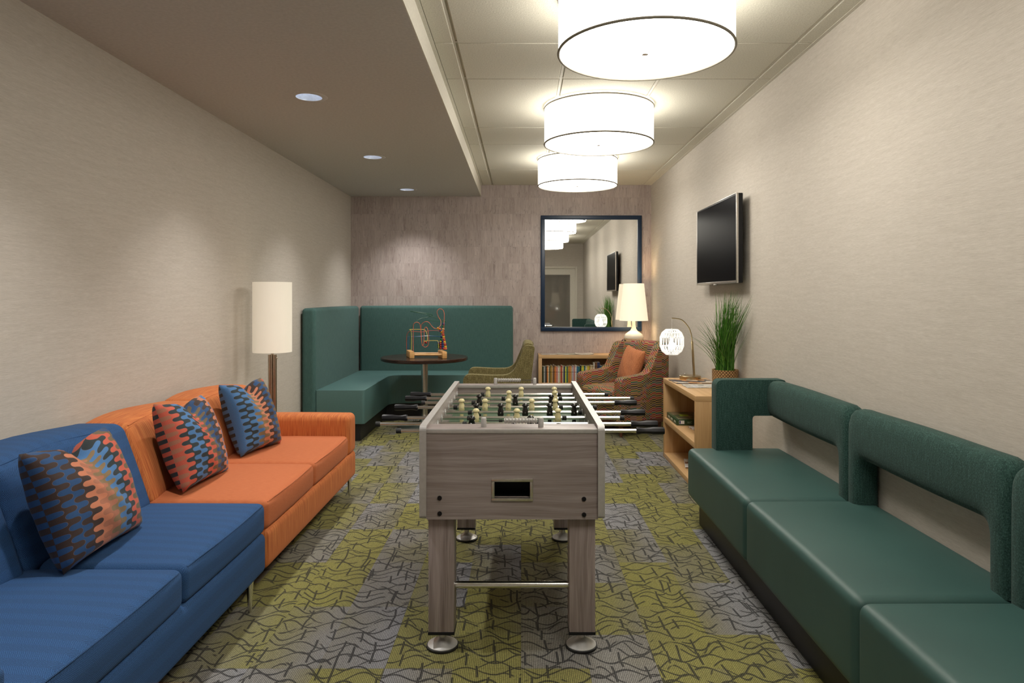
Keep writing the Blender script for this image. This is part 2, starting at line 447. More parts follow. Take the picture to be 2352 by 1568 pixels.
def m_print(name, seed, cols, sc=12.0):
    m = Mat(name); u, v = m.uv()
    vec = m.vec(u, v, float(seed))
    a = m.vor(vec, sc, 'F1', 'Color')
    k = m.node('ShaderNodeSeparateColor', {0: a}).outputs[0]
    n = len(cols)
    c = m.ramp(k, [(i/n, q) for i, q in enumerate(cols)], 'CONSTANT')
    t = m.noise(m.vec(u, v), 90.0, 3)
    f = m.mr(t, .35, .65, .75, 1.1); c = m.mix(1.0, c, m.vec(f, f, f), 'MULTIPLY')
    return m.set(c, .35)

WALL = m_wallpaper(); BACK = m_backwall(); CARPET = m_carpet(); TILE = m_tile()
PAINT = plain('soffit_paint', (.56,.535,.50), .8); PAINTL = plain('light_paint', (.66,.63,.55), .7)
WHITE = plain('white_enamel', (.78,.77,.74), .3)
GW_H = m_wood('grey_oak_horizontal', [(.185,.147,.138), (.285,.24,.228), (.385,.335,.322)], 0, fine=260.0)
GW_V = m_wood('grey_oak_vertical', [(.18,.14,.133), (.31,.255,.243), (.43,.365,.35)], 1, fine=260.0)
MAPLE = m_wood('maple', [(.50,.30,.13), (.58,.365,.175), (.64,.42,.22)], 0, .6, .4)
MAPLE_V = m_wood('maple_vertical', [(.47,.275,.115), (.55,.34,.155), (.61,.39,.19)], 1, .6, .4)
PINE = m_wood('toy_pine', [(.55,.27,.08), (.68,.38,.14), (.78,.48,.20)], 0, 1.5, .4)
DARKW = m_wood('espresso_wood', [(.016,.008,.006), (.03,.014,.010), (.055,.024,.015)], 0, .7, .22)
BROWNW = m_wood('walnut', [(.07,.025,.012), (.11,.04,.02), (.16,.06,.03)], 0, 1, .4)
STEEL = plain('brushed_steel', (.62,.60,.57), .28, 1.0); CHROME = plain('chrome', (.75,.74,.72), .16, 1.0)
SATIN = plain('satin_metal', (.60,.59,.57), .45, .5)
ALU = plain('satin_aluminium', (.48,.465,.45), .5, .4); BRONZE = plain('antique_brass', (.42,.33,.19), .3, 1.0)
NICKEL = plain('bronze_nickel', (.50,.44,.36), .3, 1.0)
BLACK = plain('black_plastic', (.007,.007,.009), .4, Specular_IOR_Level=.3); BLACKM = plain('black_laminate', (.012,.012,.013), .5)
RUBBER = plain('black_rubber', (.012,.012,.012), .6); SCREEN = plain('tv_screen', (.0012,.0018,.0035), .3, IOR=1.10, Specular_IOR_Level=.3)
IVORY = plain('ivory_plastic', (.68,.60,.33), .3); INK = plain('black_figure', (.012,.011,.010), .18)
VINYL = m_vinyl(); VINYL2 = plain('pale_teal_vinyl', (.085,.175,.168), .38, namt=.03); TWEED = m_tweed('green_tweed', [(.005,.024,.020), (.016,.055,.046), (.050,.115,.098)], 280.0)
BANQ = m_tweed('green_backrest_fabric', [(.030,.078,.072), (.050,.118,.108), (.085,.160,.150)], 330.0, bump=.25)
OLIVE = m_tweed('olive_boucle', [(.05,.04,.012), (.15,.125,.045), (.34,.29,.14)], 230.0)
ORF = m_orange('orange_striped_fabric', False); ORT = m_orange('orange_seat_fabric', True)
BLUE = m_blue(); CORAL = m_tweed('rust_chenille', [(.30,.085,.025), (.52,.185,.075), (.68,.30,.15)], 260.0)
PAL = [(.035,.016,.011), (.008,.055,.16), (.035,.016,.011), (.50,.17,.085), (.36,.13,.07), (.20,.13,.06), (.05,.16,.36), (.012,.022,.026), (.50,.085,.045), (.13,.085,.04), (.008,.05,.15)]
PIL1 = m_pillow('puzzle_velvet_a', .0, PAL)
PIL2 = m_pillow('puzzle_velvet_b', .0, [PAL[i] for i in (8,7,6,7,8,9,1,0,3,6,4)])
PIL3 = m_pillow('puzzle_velvet_c', .0, [PAL[i] for i in (6,7,6,5,3,0,1,9,8,7,6)])
PATT = m_armchair(); BASKET = m_basket()
NAVY = plain('navy_lacquer', (.006,.024,.062), .35); MIRROR = plain('mirror_silver', (.90,.90,.88), .01, 1.0, namt=0.0)
GREENF = plain('pitch_green', (.05,.10,.05), .5)
GLASS = Mat('door_glass').set((.75,.72,.66), .03, 0, Transmission_Weight=.85, IOR=1.45)
CLEAR = Mat('clear_plastic').set((.75,.74,.74), .1, 0, Transmission_Weight=.5, IOR=1.3)
DRUM = emit('lit_drum_shade', DRUM_COL, DRUM_L*.65)
DRUMB = emit('lit_drum_diffuser', DRUM_COL, DRUM_L*1.35)
DRUMT = emit('lit_drum_top', DRUM_COL, DRUM_L*.25)
DRIM = plain('drum_rim', (.22,.20,.16), .5)
LSH1 = emit('lit_table_lamp_shade', (1.0,.84,.60), .48, (.6,.56,.48))
LSH2 = emit('floor_lamp_shade_fabric', (1.0,.88,.68), .22, (.6,.57,.5))
BULB = emit('lit_bulb', (1, .98, .92), 7.0)
CERAM = plain('white_ceramic', (.80,.77,.70), .12, namt=.02)
ROPE = emit('lit_white_cord', (1.0,.98,.92), .26, (.8,.8,.77))
REFL = plain('downlight_reflector', (.80,.86,.96), .3, .6)
LENS = emit('downlight_lens', (.92,.95,1.0), 4.0)

# ------------------------------------------------------------------ room shell
b = B(); box(b, XL-.1, XR+.1, YR-.1, YB+.1, -.1, 0); struct('floor', b, CARPET)
b = B(); box(b, XL-.1, XL, YR, YB, 0, ZC+.1); struct('wall_left', b, WALL)
b = B(); box(b, XR, XR+.1, YR, YB, 0, ZC+.1); struct('wall_right', b, WALL)
b = B(); box(b, XL-.1, XR+.1, YB, YB+.1, 0, ZC+.1); struct('wall_back', b, BACK)
DX0, DX1, DZ = .30, 1.38, 2.09
b = B()
box(b, XL-.1, DX0, YR-.1, YR, 0, ZC+.1); box(b, DX1, XR+.1, YR-.1, YR, 0, ZC+.1); box(b, DX0, DX1, YR-.1, YR, DZ, ZC+.1)
struct('wall_front', b, WALL)
# door of the wall behind the camera (seen in the mirror)
b = B()
for x0, x1, z0, z1 in ((DX0, DX0+.13, 0, DZ), (DX1-.13, DX1, 0, DZ), (DX0+.13, DX1-.13, DZ-.16, DZ), (DX0+.13, DX1-.13, 0, .25)):
    box(b, x0, x1, YR-.07, YR-.03, z0, z1)
d = struct('door_1', b, PAINTL)
mkbox('glass_pane', GLASS, d, DX0+.13, DX1-.13, YR-.055, YR-.045, .25, DZ-.16)
b = B(); tube(b, [(DX0+.07, YR-.03, 1.0), (DX0+.07, YR+.02, 1.0), (DX0+.18, YR+.02, 1.0)], .009); obj('door_handle', b, STEEL, d)
b = B()
for x0, x1, z0, z1 in ((DX0-.05, DX0, 0, DZ+.05), (DX1, DX1+.05, 0, DZ+.05), (DX0, DX1, DZ, DZ+.05)):
    box(b, x0, x1, YR, YR+.015, z0, z1, .004)
struct('trim_1', b, PAINTL)
b = B(); box(b, DX0-.6, DX1+.2, YR-1.3, YR-1.2, 0, 2.6); box(b, DX0-.7, DX0-.6, YR-1.3, YR-.1, 0, 2.6); box(b, DX1+.2, DX1+.3, YR-1.3, YR-.1, 0, 2.6)
box(b, DX0-.7, DX1+.3, YR-1.3, YR-.1, 2.5, 2.6); struct('wall_corridor', b, WALL)
b = B(); box(b, DX0-.7, DX1+.3, YR-1.3, YR-.1, -.1, 0); struct('floor_corridor', b, PAINT)

# ceiling: lay-in tiles as real panels under the slab
ybars = [7.30, 6.08, 5.48, 4.26, 3.66, 2.44, 1.83, .61, 0.0]
xbars = [-.362, .249, .860, 1.472]
b = B(); box(b, XL-.1, XR+.1, YR-.1, YB+.1, ZC+.012, ZC+.12)
ys = [YB]+ybars+[YR]; xs = [XS]+xbars+[XR]
for i in range(len(xs)-1):
    for j in range(len(ys)-1):
        x0, x1 = xs[i], xs[i+1]; y1, y0 = ys[j], ys[j+1]
        gx0 = .012 if i else .022; gx1 = .012 if i < len(xs)-2 else .006
        if i in (0,): gx1 = .004
        if i == 1: gx0 = .022
        if i == len(xs)-2: gx0 = .008
        box(b, x0+gx0, x1-gx1, y0+.004, y1-.004, ZC, ZC+.013, .003, 1)
struct('ceiling', b, TILE)
b = B()
for x in xbars: box(b, x-.008, x+.008, YR, YB, ZC+.006, ZC+.012)
for y in ybars: box(b, XS, XR, y-.012, y+.012, ZC+.007, ZC+.012)
box(b, XS, XS+.020, YR, YB, ZC-.002, ZC+.004); box(b, XR-.02, XR, YR, YB, ZC-.002, ZC+.004)
struct('trim_2', b, PAINTL)
# dropped soffit with openings for the downlights
DLX = -1.296; DLY = [.60, 2.39, 4.17, 5.96, 7.76]; hh = .079
b = B()
box(b, XL, DLX-hh, YR, YB, ZS, ZC+.012); box(b, DLX+hh, XS-.006, YR, YB, ZS, ZC+.012)
yy = YR
for y in DLY: box(b, DLX-hh, DLX+hh, yy, y-hh, ZS, ZC+.012); yy = y+hh
box(b, DLX-hh, DLX+hh, yy, YB, ZS, ZC+.012)
struct('ceiling_soffit', b, PAINT)
b = B(); box(b, XS-.006, XS, YR, YB, ZS, ZC+.012); struct('trim_3', b, PAINTL)

# ------------------------------------------------------------------ lamps of the ceiling
def downlight(y, label):
    t = thing('recessed_downlight', label, 'downlight', (DLX, y, ZS), 0, 'downlights along the dropped soffit')
    b = B(); lathe(b, [(.078,0), (.078,-.004), (.106,-.004), (.112,0)], n=40, closed=False); obj('trim_ring', b, PAINT, t)
    b = B(); lathe(b, [(.078,-.003), (.070,.05), (.055,.100)], n=40, closed=False); obj('reflector', b, REFL, t)
    b = B(); lathe(b, [(0,.094), (.040,.094), (.040,.104), (0,.104)], n=32); obj('lamp_lens', b, LENS, t)
    l = bpy.data.lights.new('downlight_beam', 'SPOT'); l.energy = SPOT_W; l.color = SPOT_COL; l.spot_size = math.radians(100); l.spot_blend = 1.0; l.shadow_soft_size = .04
    lo = bpy.data.objects.new('downlight_beam', l); link(lo); lo.location = (0, 0, .02); lo.parent = t
    return t
for y, s in zip(DLY, ('round recessed downlight in the soffit almost above the camera', 'round recessed downlight in the soffit above the blue sofa, before the first one in view',
        'nearest visible recessed downlight in the grey soffit, biggest of the three', 'middle recessed downlight of the three visible in the grey soffit',
        'farthest recessed downlight in the grey soffit, close to the back wall')): downlight(y, s)
DRX = .554
def drum(y, label):
    t = thing('drum_pendant', label, 'ceiling lamp', (DRX, y, 2.452), 0, 'white drum lamps in a row on the tile ceiling')
    R, H = .387, .252
    b = B(); lathe(b, [(R-.004,0), (R,0), (R,H), (R-.004,H), (R-.004,0)], n=72, closed=False); obj('shade', b, DRUM, t)
    b = B(); lathe(b, [(0,.006), (R-.005,.006), (R-.005,.010), (0,.010)], n=72); obj('diffuser', b, DRUMB, t)
    b = B(); lathe(b, [(0,H-.03), (R-.03,H-.03), (R-.03,H-.026), (0,H-.026)], n=48); obj('top_diffuser', b, DRUMT, t)
    for z in (0, H):
        b = B(); pts = [(math.cos(2*PI*i/72)*R, math.sin(2*PI*i/72)*R, z) for i in range(73)]
        tube(b, pts, .0062, 8, False); obj('rim', b, DRIM, t)
    b = B(); lathe(b, [(0,-.012), (.014,-.010), (.016,.0), (.016,.006), (0,.006)], n=24); obj('finial', b, STEEL, t)
    b = B(); lathe(b, [(0,H-.02), (.012,H-.02), (.012,H+.005), (.065,H+.006), (.065,H+.016), (0,H+.016)], n=32); obj('ceiling_stem', b, WHITE, t)
    return t
for y, s in ((3.05, 'nearest and largest white drum ceiling lamp, cut by the top of the photo'), (4.88, 'middle white drum ceiling lamp of the three in view'),
             (6.71, 'farthest white drum ceiling lamp, nearest the back wall'), (1.22, 'white drum ceiling lamp above the camera, seen only in the mirror')): drum(y, s)

# ------------------------------------------------------------------ foosball table
def foosball():
    x0, x1, y0, y1 = -.382, .314, 2.58, 3.945; zt = .861; zb = .52; T = .024
    t = thing('foosball_table', 'grey wood-grain foosball table with black handles in the middle of the carpet', 'foosball table', ((x0+x1)/2, (y0+y1)/2, 0))
    ox, oy = (x0+x1)/2, (y0+y1)/2
    def P(o): o.location = (-ox, -oy, 0) if o.type == 'MESH' and o.parent == t else o.location; return o
    # near end with ball-return opening
    hx0, hx1, hz0, hz1 = -.102, .035, .602, .663
    b = B(); xa, xb = x0+T, x1-T
    box(b, xa, hx0, y0, y0+.02, zb, zt-.012); box(b, hx1, xb, y0, y0+.02, zb, zt-.012)
    box(b, hx0, hx1, y0, y0+.02, zb, hz0); box(b, hx0, hx1, y0, y0+.02, hz1, zt-.012)
    P(obj('end_panel', b, GW_H, t))
    for ya, yb in ((y0, y0+.11), (y1-.075, y1)):
        P(mkbox('end_rail', GW_H, t, xa, xb, ya+.002, yb-.002, zt-.03, zt, .002))
    P(mkbox('edge_strip', ALU, t, xa, xb, y0-.003, y0+.002, zt-.016, zt+.0005, .001))
    P(mkbox('edge_strip', ALU, t, xa, xb, y1-.078, y1-.073, zt-.016, zt+.0005, .001))
    P(mkbox('end_panel', GW_H, t, xa, xb, y1-.02, y1, zb, zt-.012))
    P(mkbox('inner_end_wall', GW_H, t, xa, xb, y0+.09, y0+.108, .74, zt-.03)); P(mkbox('inner_end_wall', GW_H, t, xa, xb, y1-.073, y1-.058, .74, zt-.03))
    fr = B()
    for a0, a1, c0, c1 in ((hx0-.010, hx1+.010, hz1, hz1+.012), (hx0-.010, hx1+.010, hz0-.012, hz0), (hx0-.010, hx0+.002, hz0, hz1), (hx1-.002, hx1+.010, hz0, hz1)):
        box(fr, a0, a1, y0-.006, y0+.004, c0, c1, .002)
    P(obj('ball_return_frame', fr, STEEL, t))
    tr = B(); box(tr, hx0, hx1, y0+.11, y0+.115, hz0-.01, hz1+.01); box(tr, hx0, hx1, y0+.004, y0+.11, hz0-.01, hz0-.002); box(tr, hx0-.004, hx0, y0+.004, y0+.11, hz0, hz1)
    box(tr, hx1, hx1+.004, y0+.004, y0+.11, hz0, hz1); box(tr, hx0, hx1, y0+.02, y0+.11, hz1, hz1+.004)
    P(obj('ball_return_tray', tr, BLACK, t))
    for sx, xx in ((0, x0), (1, x1-T)):
        zt2 = zt+.012
        outline = round_poly([(y0-.012, zb+.008), (y1+.002, zb+.008), (y1+.002, zt2), (y0-.012, zt2)], [.012, .01, .01, .022], 6)
        b = B(); prism(b, outline, 'x', xx, xx+T); P(obj('side_panel', b, GW_H, t))
        # aluminium rim following the outline
        b = B(); rim = outline; n = len(rim)
        c = Vector(((y0+y1)/2, (zb+zt2)/2))
        for i in range(n):
            p, q = Vector(rim[i]), Vector(rim[(i+1) % n])
            if (q-p).length < 1e-6: continue
            nn_ = Vector((q.y-p.y, p.x-q.x)).normalized()
            if nn_.dot((p+q)/2-c) < 0: nn_ = -nn_
            po, qo = p+nn_*.0025, q+nn_*.0025
            vs = [(xx-.001, *p), (xx-.001, *q), (xx-.001, *qo), (xx-.001, *po), (xx+T+.001, *p), (xx+T+.001, *q), (xx+T+.001, *qo), (xx+T+.001, *po)]
            V = [b.verts.new(v) for v in vs]
            for f in ((3,2,6,7), (0,1,2,3), (7,6,5,4)): b.faces.new([V[k] for k in f])
        bmesh.ops.remove_doubles(b, verts=b.verts, dist=.0004)
        P(obj('rim_strip', b, ALU, t))
    P(mkbox('play_field', GREENF, t, xa, xb, y0+.02, y1-.02, .735, .745))
    P(mkbox('bottom_board', BLACKM, t, xa, xb, y0+.02, y1-.02, zb+.01, zb+.02))
    b = B(); box(b, -.11, .045, y1-.077, y1-.07, .77, .815, .004); P(obj('goal_plate', b, ALU, t))
    for bx, bz in ((-.308,.601), (-.308,.542), (.2375,.597), (.2375,.538)):
        b = B(); lathe(b, [(0,-.006), (.0035,-.006), (.0045,-.004), (.0082,-.004), (.0088,0), (.0088,.004), (0,.004)], bx, y0, bz, 18, 'y'); P(obj('bolt', b, BLACK, t))
    # score counters
    for yc, (pa, pb), (ba, bb) in ((2.625, (-.144, .076), (-.066, .062)), (3.905, (-.146, .077), (-.134, -.002))):
        for px_ in (pa, pb):
            b = B(); lathe(b, [(0,0), (.0105,0), (.0105,.034), (.009,.036), (0,.036)], px_, yc, zt, 20); P(obj('score_post', b, ALU, t))
        b = B(); lathe(b, [(.0018,0), (.0018, pb-pa)], pa, yc, zt+.024, 8, 'x'); P(obj('score_rod', b, BLACK, t))
        for k in range(10):
            wd = (bb-ba)/10
            b = B(); lathe(b, [(.009,.0005), (.009,wd*.28), (.0125,wd*.5), (.009,wd*.72), (.009,wd-.0005)], ba+k*wd, yc, zt+.024, 18, 'x'); P(obj('score_bead', b, ALU, t))
    # legs
    for lx0, lx1, ly in ((-.355, -.257, 2.61), (.184, .2836, 2.61), (-.355, -.257, 3.79), (.184, .2836, 3.79)):
        lg = P(mkbox('leg', GW_V, t, lx0, lx1, ly, ly+.10, .078, zb+.01, .003))
        cx, cy = (lx0+lx1)/2, ly+.05
        mkbox('leg_cap', BLACK, lg, lx0-.0015, lx1+.0015, ly-.0015, ly+.1015, .068, .079, .001)
        b = B(); lathe(b, [(0,.07), (.014,.07), (.014,.04), (.02,.034), (.040,.022), (.058,.013), (.058,.006), (0,.006)], cx, cy, 0, 40); obj('levelling_foot', b, SATIN, lg)
        b = B(); lathe(b, [(0,0), (.0605,0), (.0622,.004), (.0622,.009), (.058,.0105), (0,.0105)], cx, cy, 0, 40); obj('rubber_pad', b, RUBBER, lg)
    for yb_ in (2.66, 3.84):
        b = B(); lathe(b, [(.0135,0), (.0135,.441)], -.257, yb_, .24, 20, 'x'); P(obj('crossbar', b, CHROME, t))
    # rods
    zr = .819
    man_p = [(0,.043), (.006,.0425), (.011,.040), (.0150,.034), (.0155,.030), (.0125,.0275), (.0095,.0265), (.0105,.020), (.0138,.010), (.0155,-.001), (.0150,-.010), (.012,-.019), (.0095,-.024), (.0088,-.045), (.0095,-.055)]
    b = B(); lathe(b, man_p, n=20); box(b, -.0095, .0095, -.006, .006, -.074, -.052, .002); mesh_man = {}
    o0 = obj('tmp', b, IVORY); mw = o0.data; mb = mw.copy(); mb.materials[0] = INK; bpy.data.objects.remove(o0)
    b = B(); lathe(b, [(.008,0), (.0115,.001), (.0115,.005), (.0085,.006), (.0115,.007), (.0115,.012), (.0085,.013), (.0115,.014), (.0115,.019), (.008,.020)], n=16, axis='x'); o0 = obj('tmp', b, RUBBER); mbump = o0.data; bpy.data.objects.remove(o0)
    b = B(); lathe(b, [(.008,0), (.014,.001), (.0155,.006), (.0125,.022), (.0115,.038), (.0135,.058), (.0155,.068), (.0155,.108), (.014,.114), (0,.114)], n=8, axis='x'); o0 = obj('tmp', b, BLACK, angle=25); mgrip = o0.data; bpy.data.objects.remove(o0)
    b = B(); lathe(b, [(0,-.001), (.0105,0), (.0112,.003), (.0112,.018), (.0095,.020)], n=16, axis='x'); o0 = obj('tmp', b, RUBBER); mcap = o0.data; bpy.data.objects.remove(o0)
    b = B(); lathe(b, [(.009,0), (.016,0), (.0165,.003), (.009,.0045)], n=20, axis='x', closed=False); o0 = obj('tmp', b, CLEAR); mring = o0.data; bpy.data.objects.remove(o0)
    b = B(); lathe(b, [(0,-.003), (.0022,-.002), (.0022,.001)], n=10, axis='y'); o0 = obj('tmp', b, STEEL); mpin = o0.data; bpy.data.objects.remove(o0)
    rods = [  # y, grip side, x of ends, men, colour, bumpers
        (3.79, 'L', -.613, .481, 'w', (-.184, 0, .184)), (3.643, 'L', -.617, .600, 'w', (-.065, .181)), (3.497, 'R', -.510, .591, 'b', (-.214, -.03, .153)),
        (3.35, 'L', -.620, .369, 'w', (-.292, -.177, -.063, .052, .167)), (3.203, 'R', -.40, .580, 'b', (-.21, -.096, .019, .134, .248)), (3.057, 'L', -.622, .46, 'w', (-.202, -.019, .165)),
        (2.91, 'R', -.619, .581, 'b', (-.21, .04)), (2.763, 'R', -.504, .579, 'b', (-.21, -.03, .153))]
    def child(name, me, par, loc, sx=1, rot=None):
        o = bpy.data.objects.new(name, me); link(o); o.parent = par; o.location = loc; o.scale = (sx, 1, 1)
        if rot: o.rotation_euler = rot
        return o
    for y, side, xa_, xb_, colr, men in rods:
        b = B(); lathe(b, [(.0079, xa_), (.0079, xb_)], 0, 0, 0, 16, 'x')
        rod = obj('rod', b, CHROME, t); rod.location = (-ox, y-oy, zr)
        if side == 'L':
            child('handle', mgrip, rod, (xa_+.114, 0, 0), -1).rotation_euler = (0, 0, 0)
            child('end_cap', mcap, rod, (xb_+.001, 0, 0), -1)
        else:
            child('handle', mgrip, rod, (xb_-.114, 0, 0)); child('end_cap', mcap, rod, (xa_-.001, 0, 0))
        tilt = 0 if y > 3.0 else (.55 if y > 2.8 else -1.15)
        for xm in men:
            child('player_figure', mw if colr == 'w' else mb, rod, (xm, 0, 0), 1, (tilt, 0, 0))
            if y > 2.8: child('player_pin', mpin, rod, (xm, -.0155, 0))
        child('bumper', mbump, rod, (men[0]-.040, 0, 0)); child('bumper', mbump, rod, (men[-1]+.018, 0, 0))
        for xx, s in ((x0-.0045, 1), (x0+T+.001, 1), (x1-T-.0055, 1), (x1+.001, 1)): child('rod_bearing', mring, rod, (xx, 0, 0))
    return t
foosball()

# ------------------------------------------------------------------ sofas on the left
def leg_tapered(parent, x, y, ztop, m=CHROME):
    b = B(); lathe(b, [(0,0), (.007,0), (.0085,.02), (.015, ztop), (.015, ztop+.04), (0, ztop+.04)], x, y, 0, 14); return obj('leg', b, m, parent)
XF = -1.15
def backcush(name, m, par, ya, yb, zt=.785):
    """back cushion leaning on the wall side"""
    b = B()
    def fn(p):
        k = (p.z-.43)/(zt-.43)
        return (p.x-.13*k+.02*math.sin(p.y*9), p.y, p.z+.010*math.sin((p.y-ya)/(yb-ya)*PI))
    rbox(b, -1.89, -1.665, ya+.003, yb-.003, .41, zt, .04, 8, 4, (.030, .003, .012), fn)
    o = obj(name, b, m, par)
    b = B(); tube(b, [(-1.8035+.02*math.sin((ya+(yb-ya)*k)*9)+.004*math.sin(PI*k), ya+.03+(yb-ya-.06)*k, zt-.0115+.010*math.sin(PI*k)) for k in [i/16 for i in range(17)]], .003, 6)
    obj('piping', b, m, o); return o
def seatcush(m, par, ya, yb, mt=None):
    b = B(); rbox(b, -1.84, XF, ya+.002, yb-.002, .300, .437, .030, 8, 4, (.012, .004, .020)); o = obj('seat_cushion', b, m, par)
    b = B(); pts = [(XF-.008+.0125*(1-((t_-.5)*2)**2), ya+.028+(yb-ya-.056)*t_, .4305-.004*abs((t_-.5)*2)**6) for t_ in [i/14 for i in range(15)]]
    tube(b, pts, .0035, 6); obj('piping', b, m, o)
    return o
t = thing('orange_sofa', 'orange two-seat sofa section with an arm at its far end', 'sofa', (-1.6, 3.9, 0))
def at(o, t_=None):
    """the parts are modelled in room coordinates: shift them by their thing's origin"""
    for c in [q for q in bpy.data.objects if q.parent == o]:
        c.location = Vector(c.location)-Vector(o.location)
b = B(); rbox(b, -2.00, XF+.004, 3.085, 4.74, .125, .305, .03, 6, 3, (.004,0,0)); obj('base', b, ORF, t)
b = B(); rbox(b, -1.96, XF+.004, 4.555, 4.735, .295, .565, .035, 6, 4, (.004,.006,.006)); obj('arm', b, ORF, t)
b = B(); rbox(b, -2.02, -1.88, 3.085, 4.735, .13, .735, .03, 6, 3); obj('back_frame', b, ORF, t)
seatcush(ORT, t, 3.085, 3.80); seatcush(ORT, t, 3.80, 4.555)
backcush('back_cushion', ORF, t, 3.085, 3.80); backcush('back_cushion', ORF, t, 3.80, 4.50)
for x, y in ((-1.178, 4.68), (-1.50, 3.2), (-1.93, 4.68), (-1.93, 3.2)): leg_tapered(t, x, y, .128)
at(t)
t = thing('blue_sofa', 'blue herringbone sofa section nearest the camera on the left', 'sofa', (-1.6, 2.2, 0))
b = B(); rbox(b, -2.00, XF+.004, 1.27, 3.078, .125, .305, .03, 6, 3, (.004,0,0)); obj('base', b, BLUE, t)
b = B(); rbox(b, -1.96, XF+.018, 1.27, 1.508, .295, .552, .02, 6, 4, (.004,.006,.006)); obj('arm', b, BLUE, t)
b = B(); rbox(b, -2.02, -1.88, 1.27, 3.078, .13, .735, .03, 6, 3); obj('back_frame', b, BLUE, t)
seatcush(BLUE, t, 1.512, 2.336); seatcush(BLUE, t, 2.336, 3.078)
backcush('back_cushion', BLUE, t, 2.29, 3.075, .795); backcush('back_cushion', BLUE, t, 1.512, 2.29, .795)
for x, y in ((-1.168, 2.94), (-1.178, 1.4), (-1.93, 2.94), (-1.93, 1.4)): leg_tapered(t, x, y, .128)
at(t)
# orange ottoman whose far edge peeks in at the bottom of the photo
t = thing('ottoman', 'orange upholstered ottoman just entering the bottom edge of the photo beside the blue sofa', 'ottoman', (-.82, 1.3535, 0))
b = B(); rbox(b, -.22, .22, -.30, .30, .125, .443, .05, 8, 4, (0,.008,.020)); obj('upholstery', b, ORT, t)
for sx in (-1, 1):
    for sy in (-1, 1): leg_tapered(t, sx*.15, sy*.23, .13)

def pillow(name, m, label, loc, w_, h_, d_, rot, chop=0.0, cat='cushion', group=None):
    """square throw pillow: x = width, z = height, y = thickness"""
    b = B(); N = 26; L = b.loops.layers.uv.new('UVMap'); grid = {}
    for side in (1, -1):
        for i in range(N+1):
            for j in range(N+1):
                u, v = -1+2*i/N, -1+2*j/N
                edge = i in (0, N) or j in (0, N)
                if edge and side == -1: grid[(side,i,j)] = grid[(1,i,j)]; continue
                k = max(0, (1-u*u))*max(0, (1-v*v))
                th = d_/2*k**.36
                pin = 1-.07*(1-abs(u)**2)*(abs(v)**4) ; pin2 = 1-.07*(1-abs(v)**2)*(abs(u)**4)
                x = w_/2*u*pin2; z = h_/2*v*pin; y = -side*th
                if chop:
                    g = math.exp(-(u/.30)**2)*max(0, (v+.35)/1.35)**1.5
                    z -= chop*g*h_; y += side*th*.35*g
                y += .006*math.sin(5*u+3*v*side)*k + .005*k*math.sin(11*v+6*u*side+2*math.sin(4*u))*(1 if chop else .4)
                grid[(side,i,j)] = b.verts.new((x, y, z+h_/2))
    for side in (1, -1):
        for i in range(N):
            for j in range(N):
                q = [grid[(side,i,j)], grid[(side,i+1,j)], grid[(side,i+1,j+1)], grid[(side,i,j+1)]]
                idx = [(i,j), (i+1,j), (i+1,j+1), (i,j+1)]
                if side == -1: q.reverse(); idx.reverse()
                f = b.faces.new(q)
                for l, (a, c) in zip(f.loops, idx): l[L].uv = (w_*a/N + (0 if side == 1 else 1.0), h_*c/N)
    me = bpy.data.meshes.new(name); b.to_mesh(me); b.free()
    for p in me.polygons: p.use_smooth = True
    me.materials.append(m)
    o = bpy.data.objects.new(name, me); link(o); o.location = loc; o.rotation_euler = rot
    tag(o, label, cat, group); return o
G = 'puzzle-patterned throw pillows on the sofas'
def pil(m, label, loc, yaw, lean, w_=.47, h_=.45, chop=.13, roll=0):
    R = Matrix.Rotation(yaw, 4, 'Z') @ Matrix.Rotation(lean, 4, 'X') @ Matrix.Rotation(roll, 4, 'Y')
    return pillow('throw_pillow', m, label, loc, w_, h_, .19, R.to_euler(), chop, group=G)
pil(PIL1, 'multicolour puzzle-pattern throw pillow on the blue sofa', (-1.50, 2.465, .452), math.radians(91), math.radians(-20), .47, .42, .17)
pil(PIL2, 'multicolour puzzle-pattern throw pillow leaning on the middle of the orange back', (-1.55, 3.36, .45), math.radians(90), math.radians(-20), .45, .43, .16, math.radians(3))
pil(PIL3, 'multicolour puzzle-pattern throw pillow nearest the orange arm', (-1.54, 4.05, .452), math.radians(74), math.radians(-20), .37, .43, .16)

# ------------------------------------------------------------------ floor lamp
t = thing('floor_lamp', 'floor lamp with tall white cylinder shade and brushed metal pole behind the orange arm', 'lamp', (-1.84, 5.05, 0))
b = B(); lathe(b, [(0,0), (.14,0), (.14,.015), (.135,.022), (0,.022)], n=40); obj('lamp_base', b, NICKEL, t)
b = B()
for dx in (-.0165, .0165): lathe(b, [(.0155,.02), (.0155,.935)], dx, 0, 0, 20)
lathe(b, [(.006,.02), (.006,.935)], 0, -.014, 0, 10); obj('pole', b, NICKEL, t)
b = B(); lathe(b, [(.010,.93), (.010,1.12)], 0, 0, 0, 14); obj('neck', b, NICKEL, t)
b = B(); lathe(b, [(.136,.954), (.1385,.954), (.1385,1.47), (.136,1.47), (.136,.954)], n=48, closed=False); obj('lamp_shade', b, LSH2, t)
b = B(); lathe(b, [(0,1.12), (.02,1.13), (.03,1.17), (.02,1.2), (0,1.21)], n=16); obj('bulb', b, BULB, t)
b = B(); tube(b, [(.032, 0, .91), (.040, 0, .91)], .006); obj('switch_knob', b, WHITE, t)

